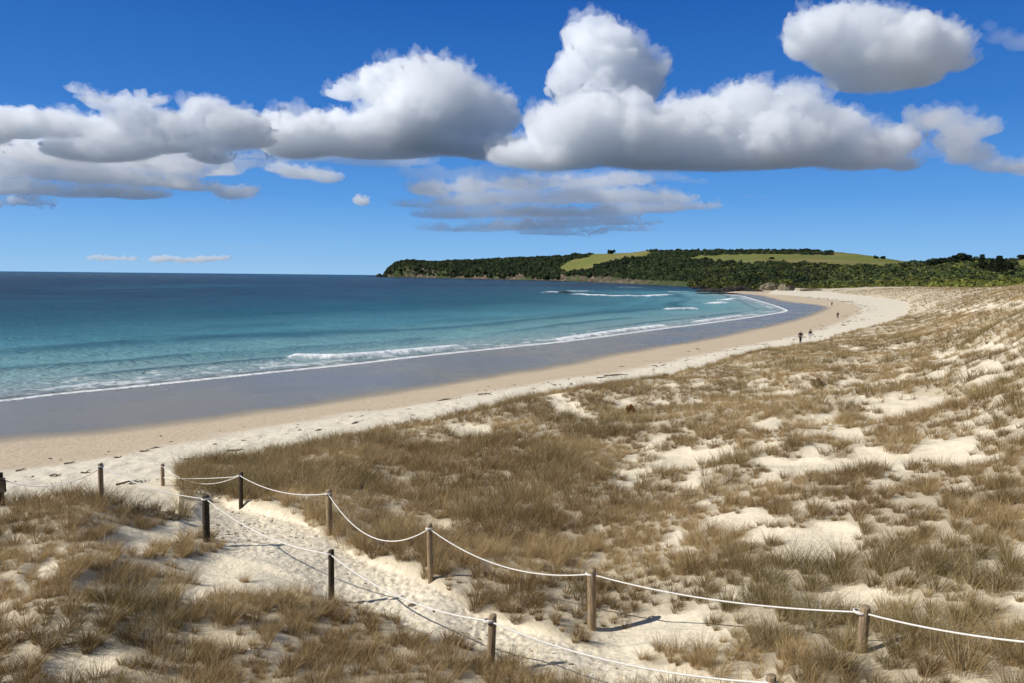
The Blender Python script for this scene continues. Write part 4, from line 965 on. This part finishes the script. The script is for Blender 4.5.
def wrack():
    g = np.random.default_rng(3); D = np.array(DRY); seg = np.hypot(*np.diff(D, axis=0).T); cs = np.concatenate([[0], np.cumsum(seg)])
    P = []
    for (n, off, sp, r) in ((1500, 1.0, 1.0, 1), (1500, 3.2, 1.6, 1), (700, -1.0, 2.4, 1)):
        u = g.uniform(cs[2], cs[-1] - 60, n) if True else 0
        u = cs[2] + (cs[-1] - cs[2] - 40) * g.uniform(0, 1, n) ** 1.3
        i = np.clip(np.searchsorted(cs, u) - 1, 0, len(D) - 2); f = ((u - cs[i]) / seg[i])[:, None]; d = (D[i + 1] - D[i]) / seg[i][:, None]; nrm = np.stack([d[:, 1], -d[:, 0]], -1)
        o = off + g.normal(size=n) * sp + 1.5 * fbm2(u / 14, u * 0 + off, 2, 7)
        k = fbm2(u / 5, o / 2, 3, 8) > .05
        P.append((D[i] * (1 - f) + D[i + 1] * f + nrm * o[:, None])[k])
    P = np.concatenate(P); z, a = ground(P[:, 0], P[:, 1], full=True); k = (a['dT'] < -.3) & (a['dW'] > 2); P = P[k]; z = z[k]
    n = len(P); R = np.hypot(P[:, 0], P[:, 1]); s = g.lognormal(-2.8, .5, n) * (1 + R / 210)
    m = 8; an = np.linspace(0, 2 * np.pi, m, endpoint=False)[None]; rr = s[:, None] * g.uniform(.5, 1.3, (n, m)); st = g.uniform(1, 2.6, n)[:, None]; rot = g.uniform(0, 3.14, n)[:, None]
    ex, ey = np.cos(an) * rr * st, np.sin(an) * rr * .6; X = P[:, :1] + ex * np.cos(rot) - ey * np.sin(rot); Y = P[:, 1:] + ex * np.sin(rot) + ey * np.cos(rot)
    ring = np.stack([X, Y, np.repeat(z[:, None] - .015, m, 1)], -1); top = np.concatenate([P, (z + s * .35 + .01)[:, None]], 1)[:, None]
    V = np.concatenate([ring, top], 1).reshape(-1, 3); b = (np.arange(n) * (m + 1))[:, None]
    F = np.concatenate([np.concatenate([b + j, b + (j + 1) % m, b + m], 1) for j in range(m)])
    o = mesh_np('seaweed_wrack', V, F, principled('dried_seaweed', lambda t: t.mix(t.noise(3, 3, .6, t.new('ShaderNodeNewGeometry').outputs['Position']), (.035, .025, .018), (.13, .10, .07)), .9)); tag(o, 'dark dried seaweed bits scattered along the tide line', kind='stuff')
wrack()

def litter():
    """dark twigs, seed heads and shell bits trodden into the path"""
    g = np.random.default_rng(12); n = 5200
    lo = PATHP.min(0) - .6; hi = PATHP.max(0) + .6; P = g.uniform(lo, hi, (n * 3, 2)); z, a = ground(P[:, 0], P[:, 1], full=True)
    c1 = at_z(228, 524, 4.9)[:2]; d1 = np.hypot(P[:, 0] - c1[0], (P[:, 1] - c1[1]) * .8)
    k = (a['pm'] > .3) & (g.uniform(0, 1, len(P)) < .10 + .9 * np.exp(-(d1 / 1.2) ** 2)); P = P[k]; z = z[k]; n = len(P)
    L_ = g.lognormal(-3.9, .5, n); an = g.uniform(0, 3.14, n); w = L_ * g.uniform(.15, .5, n)
    dx, dy = np.cos(an), np.sin(an); V = []
    for (a_, b_, h) in ((-1, -1, 0), (1, -1, 0), (1, 1, 0), (-1, 1, 0), (-.6, 0, 1), (.6, 0, 1)):
        V.append(np.stack([P[:, 0] + a_ * L_ * dx - b_ * w * dy, P[:, 1] + a_ * L_ * dy + b_ * w * dx, z - .012 + h * (w * .8 + .008)], -1))
    V = np.stack(V, 1).reshape(-1, 3); b = (np.arange(n) * 6)[:, None]
    F = np.concatenate([b + np.array([[i, j, k_]]) for i, j, k_ in ((0, 1, 5), (0, 5, 4), (2, 3, 4), (2, 4, 5), (1, 2, 5), (3, 0, 4))])
    o = mesh_np('path_litter', V, F, M_drift); tag(o, 'dark twigs and seed bits trodden into the sandy path', kind='stuff')
litter()
# ---------------------------------------------------------------- the four walkers
def skin_mesh(name, verts, edges, radii, mat, parent, root=0, sub=2):
    me = bpy.data.meshes.new(name); me.from_pydata([tuple(v) for v in verts], edges, []); o = bpy.data.objects.new(name, me); COL.objects.link(o)
    sk = o.modifiers.new('s', 'SKIN'); sk.use_smooth_shade = True
    if not me.skin_vertices: bpy.context.view_layer.update()
    lay = me.skin_vertices[0].data if me.skin_vertices else me.attributes.new('skin', 'FLOAT', 'POINT')
    for i, r in enumerate(radii): lay[i].radius = (r, r) if not isinstance(r, tuple) else r; lay[i].use_root = (i == root)
    sb = o.modifiers.new('u', 'SUBSURF'); sb.levels = sb.render_levels = sub
    dg = bpy.context.evaluated_depsgraph_get(); ev = o.evaluated_get(dg); m2 = bpy.data.meshes.new_from_object(ev); o.modifiers.clear(); o.data = m2
    m2.materials.clear(); m2.materials.append(mat)
    m2.polygons.foreach_set('use_smooth', np.ones(len(m2.polygons), bool)); o.parent = parent; return o
def person(px, fy, H, label, jacket, trousers, hair, face, stride, seed, long_hair=False, bag=False, dog=False):
    z = 1.5
    for _ in range(8): p = at_z(px, fy, z); z = gz(p[0], p[1])
    root = empty('person', (p[0], p[1], z)); root.rotation_euler = (0, 0, face); tag(root, label, 'person')
    s = H / 1.75; sw = stride
    J = dict(pel=(0, 0, .95), spine=(0, .01, 1.15), chest=(0, 0, 1.35), neck=(0, -.01, 1.50), head0=(0, .02, 1.58), head=(0, .03, 1.67), crown=(0, .01, 1.73),
             shl=(-.18, 0, 1.42), shr=(.18, 0, 1.42), ell=(-.24, -.08 * sw - .02, 1.15), elr=(.24, .10 * sw, 1.15), wrl=(-.25, -.02 * sw + .05, .92), wrr=(.25, .20 * sw, .94), hal=(-.25, .02, .83), har=(.25, .24 * sw, .86),
             hipl=(-.09, 0, .90), hipr=(.09, 0, .90), knl=(-.10, .20 * sw, .50), knr=(.10, -.02 * sw, .49), anl=(-.10, .26 * sw, .09), anr=(.10, -.30 * sw, .13), tol=(-.11, .26 * sw + .17, .035), tor=(.11, -.30 * sw + .16, .05))
    R = dict(pel=.135, spine=.125, chest=.15, neck=.055, head0=.075, head=.095, crown=.06, shl=.07, shr=.07, ell=.045, elr=.045, wrl=.032, wrr=.032, hal=.04, har=.04, hipl=.095, hipr=.095, knl=.062, knr=.062, anl=.04, anr=.04, tol=.035, tor=.035)
    E_ = [('pel', 'spine'), ('spine', 'chest'), ('chest', 'neck'), ('neck', 'head0'), ('head0', 'head'), ('head', 'crown'), ('chest', 'shl'), ('chest', 'shr'), ('shl', 'ell'), ('shr', 'elr'), ('ell', 'wrl'), ('elr', 'wrr'), ('wrl', 'hal'), ('wrr', 'har'), ('pel', 'hipl'), ('pel', 'hipr'), ('hipl', 'knl'), ('hipr', 'knr'), ('knl', 'anl'), ('knr', 'anr'), ('anl', 'tol'), ('anr', 'tor')]
    J = {k: tuple(c * s for c in v) for k, v in J.items()}
    def make(name, keys, grow, mat, edges=None, rt='pel'):
        ks = list(keys); ed = [(ks.index(a), ks.index(b)) for a, b in E_ if a in ks and b in ks]
        return skin_mesh(name, [J[k] for k in ks], ed, [(R[k] + grow) * s for k in ks], mat, root, ks.index(rt))
    skin = principled('skin', (.45, .28, .2), .6)
    make('body', J.keys(), 0, skin)
    mj = principled('jacket_cloth', jacket, .9); mt = principled('trouser_cloth', trousers, .9)
    make('jacket', ['pel', 'spine', 'chest', 'shl', 'shr', 'ell', 'elr', 'wrl', 'wrr'], .022, mj)
    make('trousers', ['pel', 'hipl', 'hipr', 'knl', 'knr', 'anl', 'anr'], .02, mt)
    hm = principled('hair', hair, .7); J2 = [np.array(J['head']) + np.array([0, -.025, .02]) * s, np.array(J['crown']) + np.array([0, -.01, .02]) * s] + ([np.array(J['neck']) + np.array([0, -.06, .0]) * s] if long_hair else [])
    skin_mesh('hair', J2, [(0, 1)] + ([(0, 2)] if long_hair else []), [.098 * s, .06 * s] + ([.06 * s] if long_hair else []), hm, root)
    if bag:
        skin_mesh('backpack', [(0, -.19 * s, 1.12 * s), (0, -.21 * s, 1.38 * s)], [(0, 1)], [.13 * s, .12 * s], principled('bag_cloth', (.02, .02, .025), .8), root)
    return root
B = (.010, .010, .012)
person(800.2, 343.3, 1.76, 'person in all black clothes walking nearest on the beach', B, (.012, .012, .015), (.02, .015, .01), -.6, .9, 1)
person(810, 339.6, 1.48, 'shorter person in a black top and pale grey trousers beside the one in black', B, (.42, .42, .44), (.03, .02, .015), -.5, .7, 2, long_hair=True)
person(837.6, 318.6, 1.72, 'lone person in dark clothes walking on the tan sand farther along the beach', (.02, .02, .022), (.03, .028, .03), (.03, .02, .01), -.3, .8, 3)
person(831.8, 306.2, 1.75, 'farthest person on the beach, in dark clothes with a pack, near the water edge', (.03, .02, .02), (.02, .02, .025), (.03, .02, .01), -.2, .8, 4, bag=True)
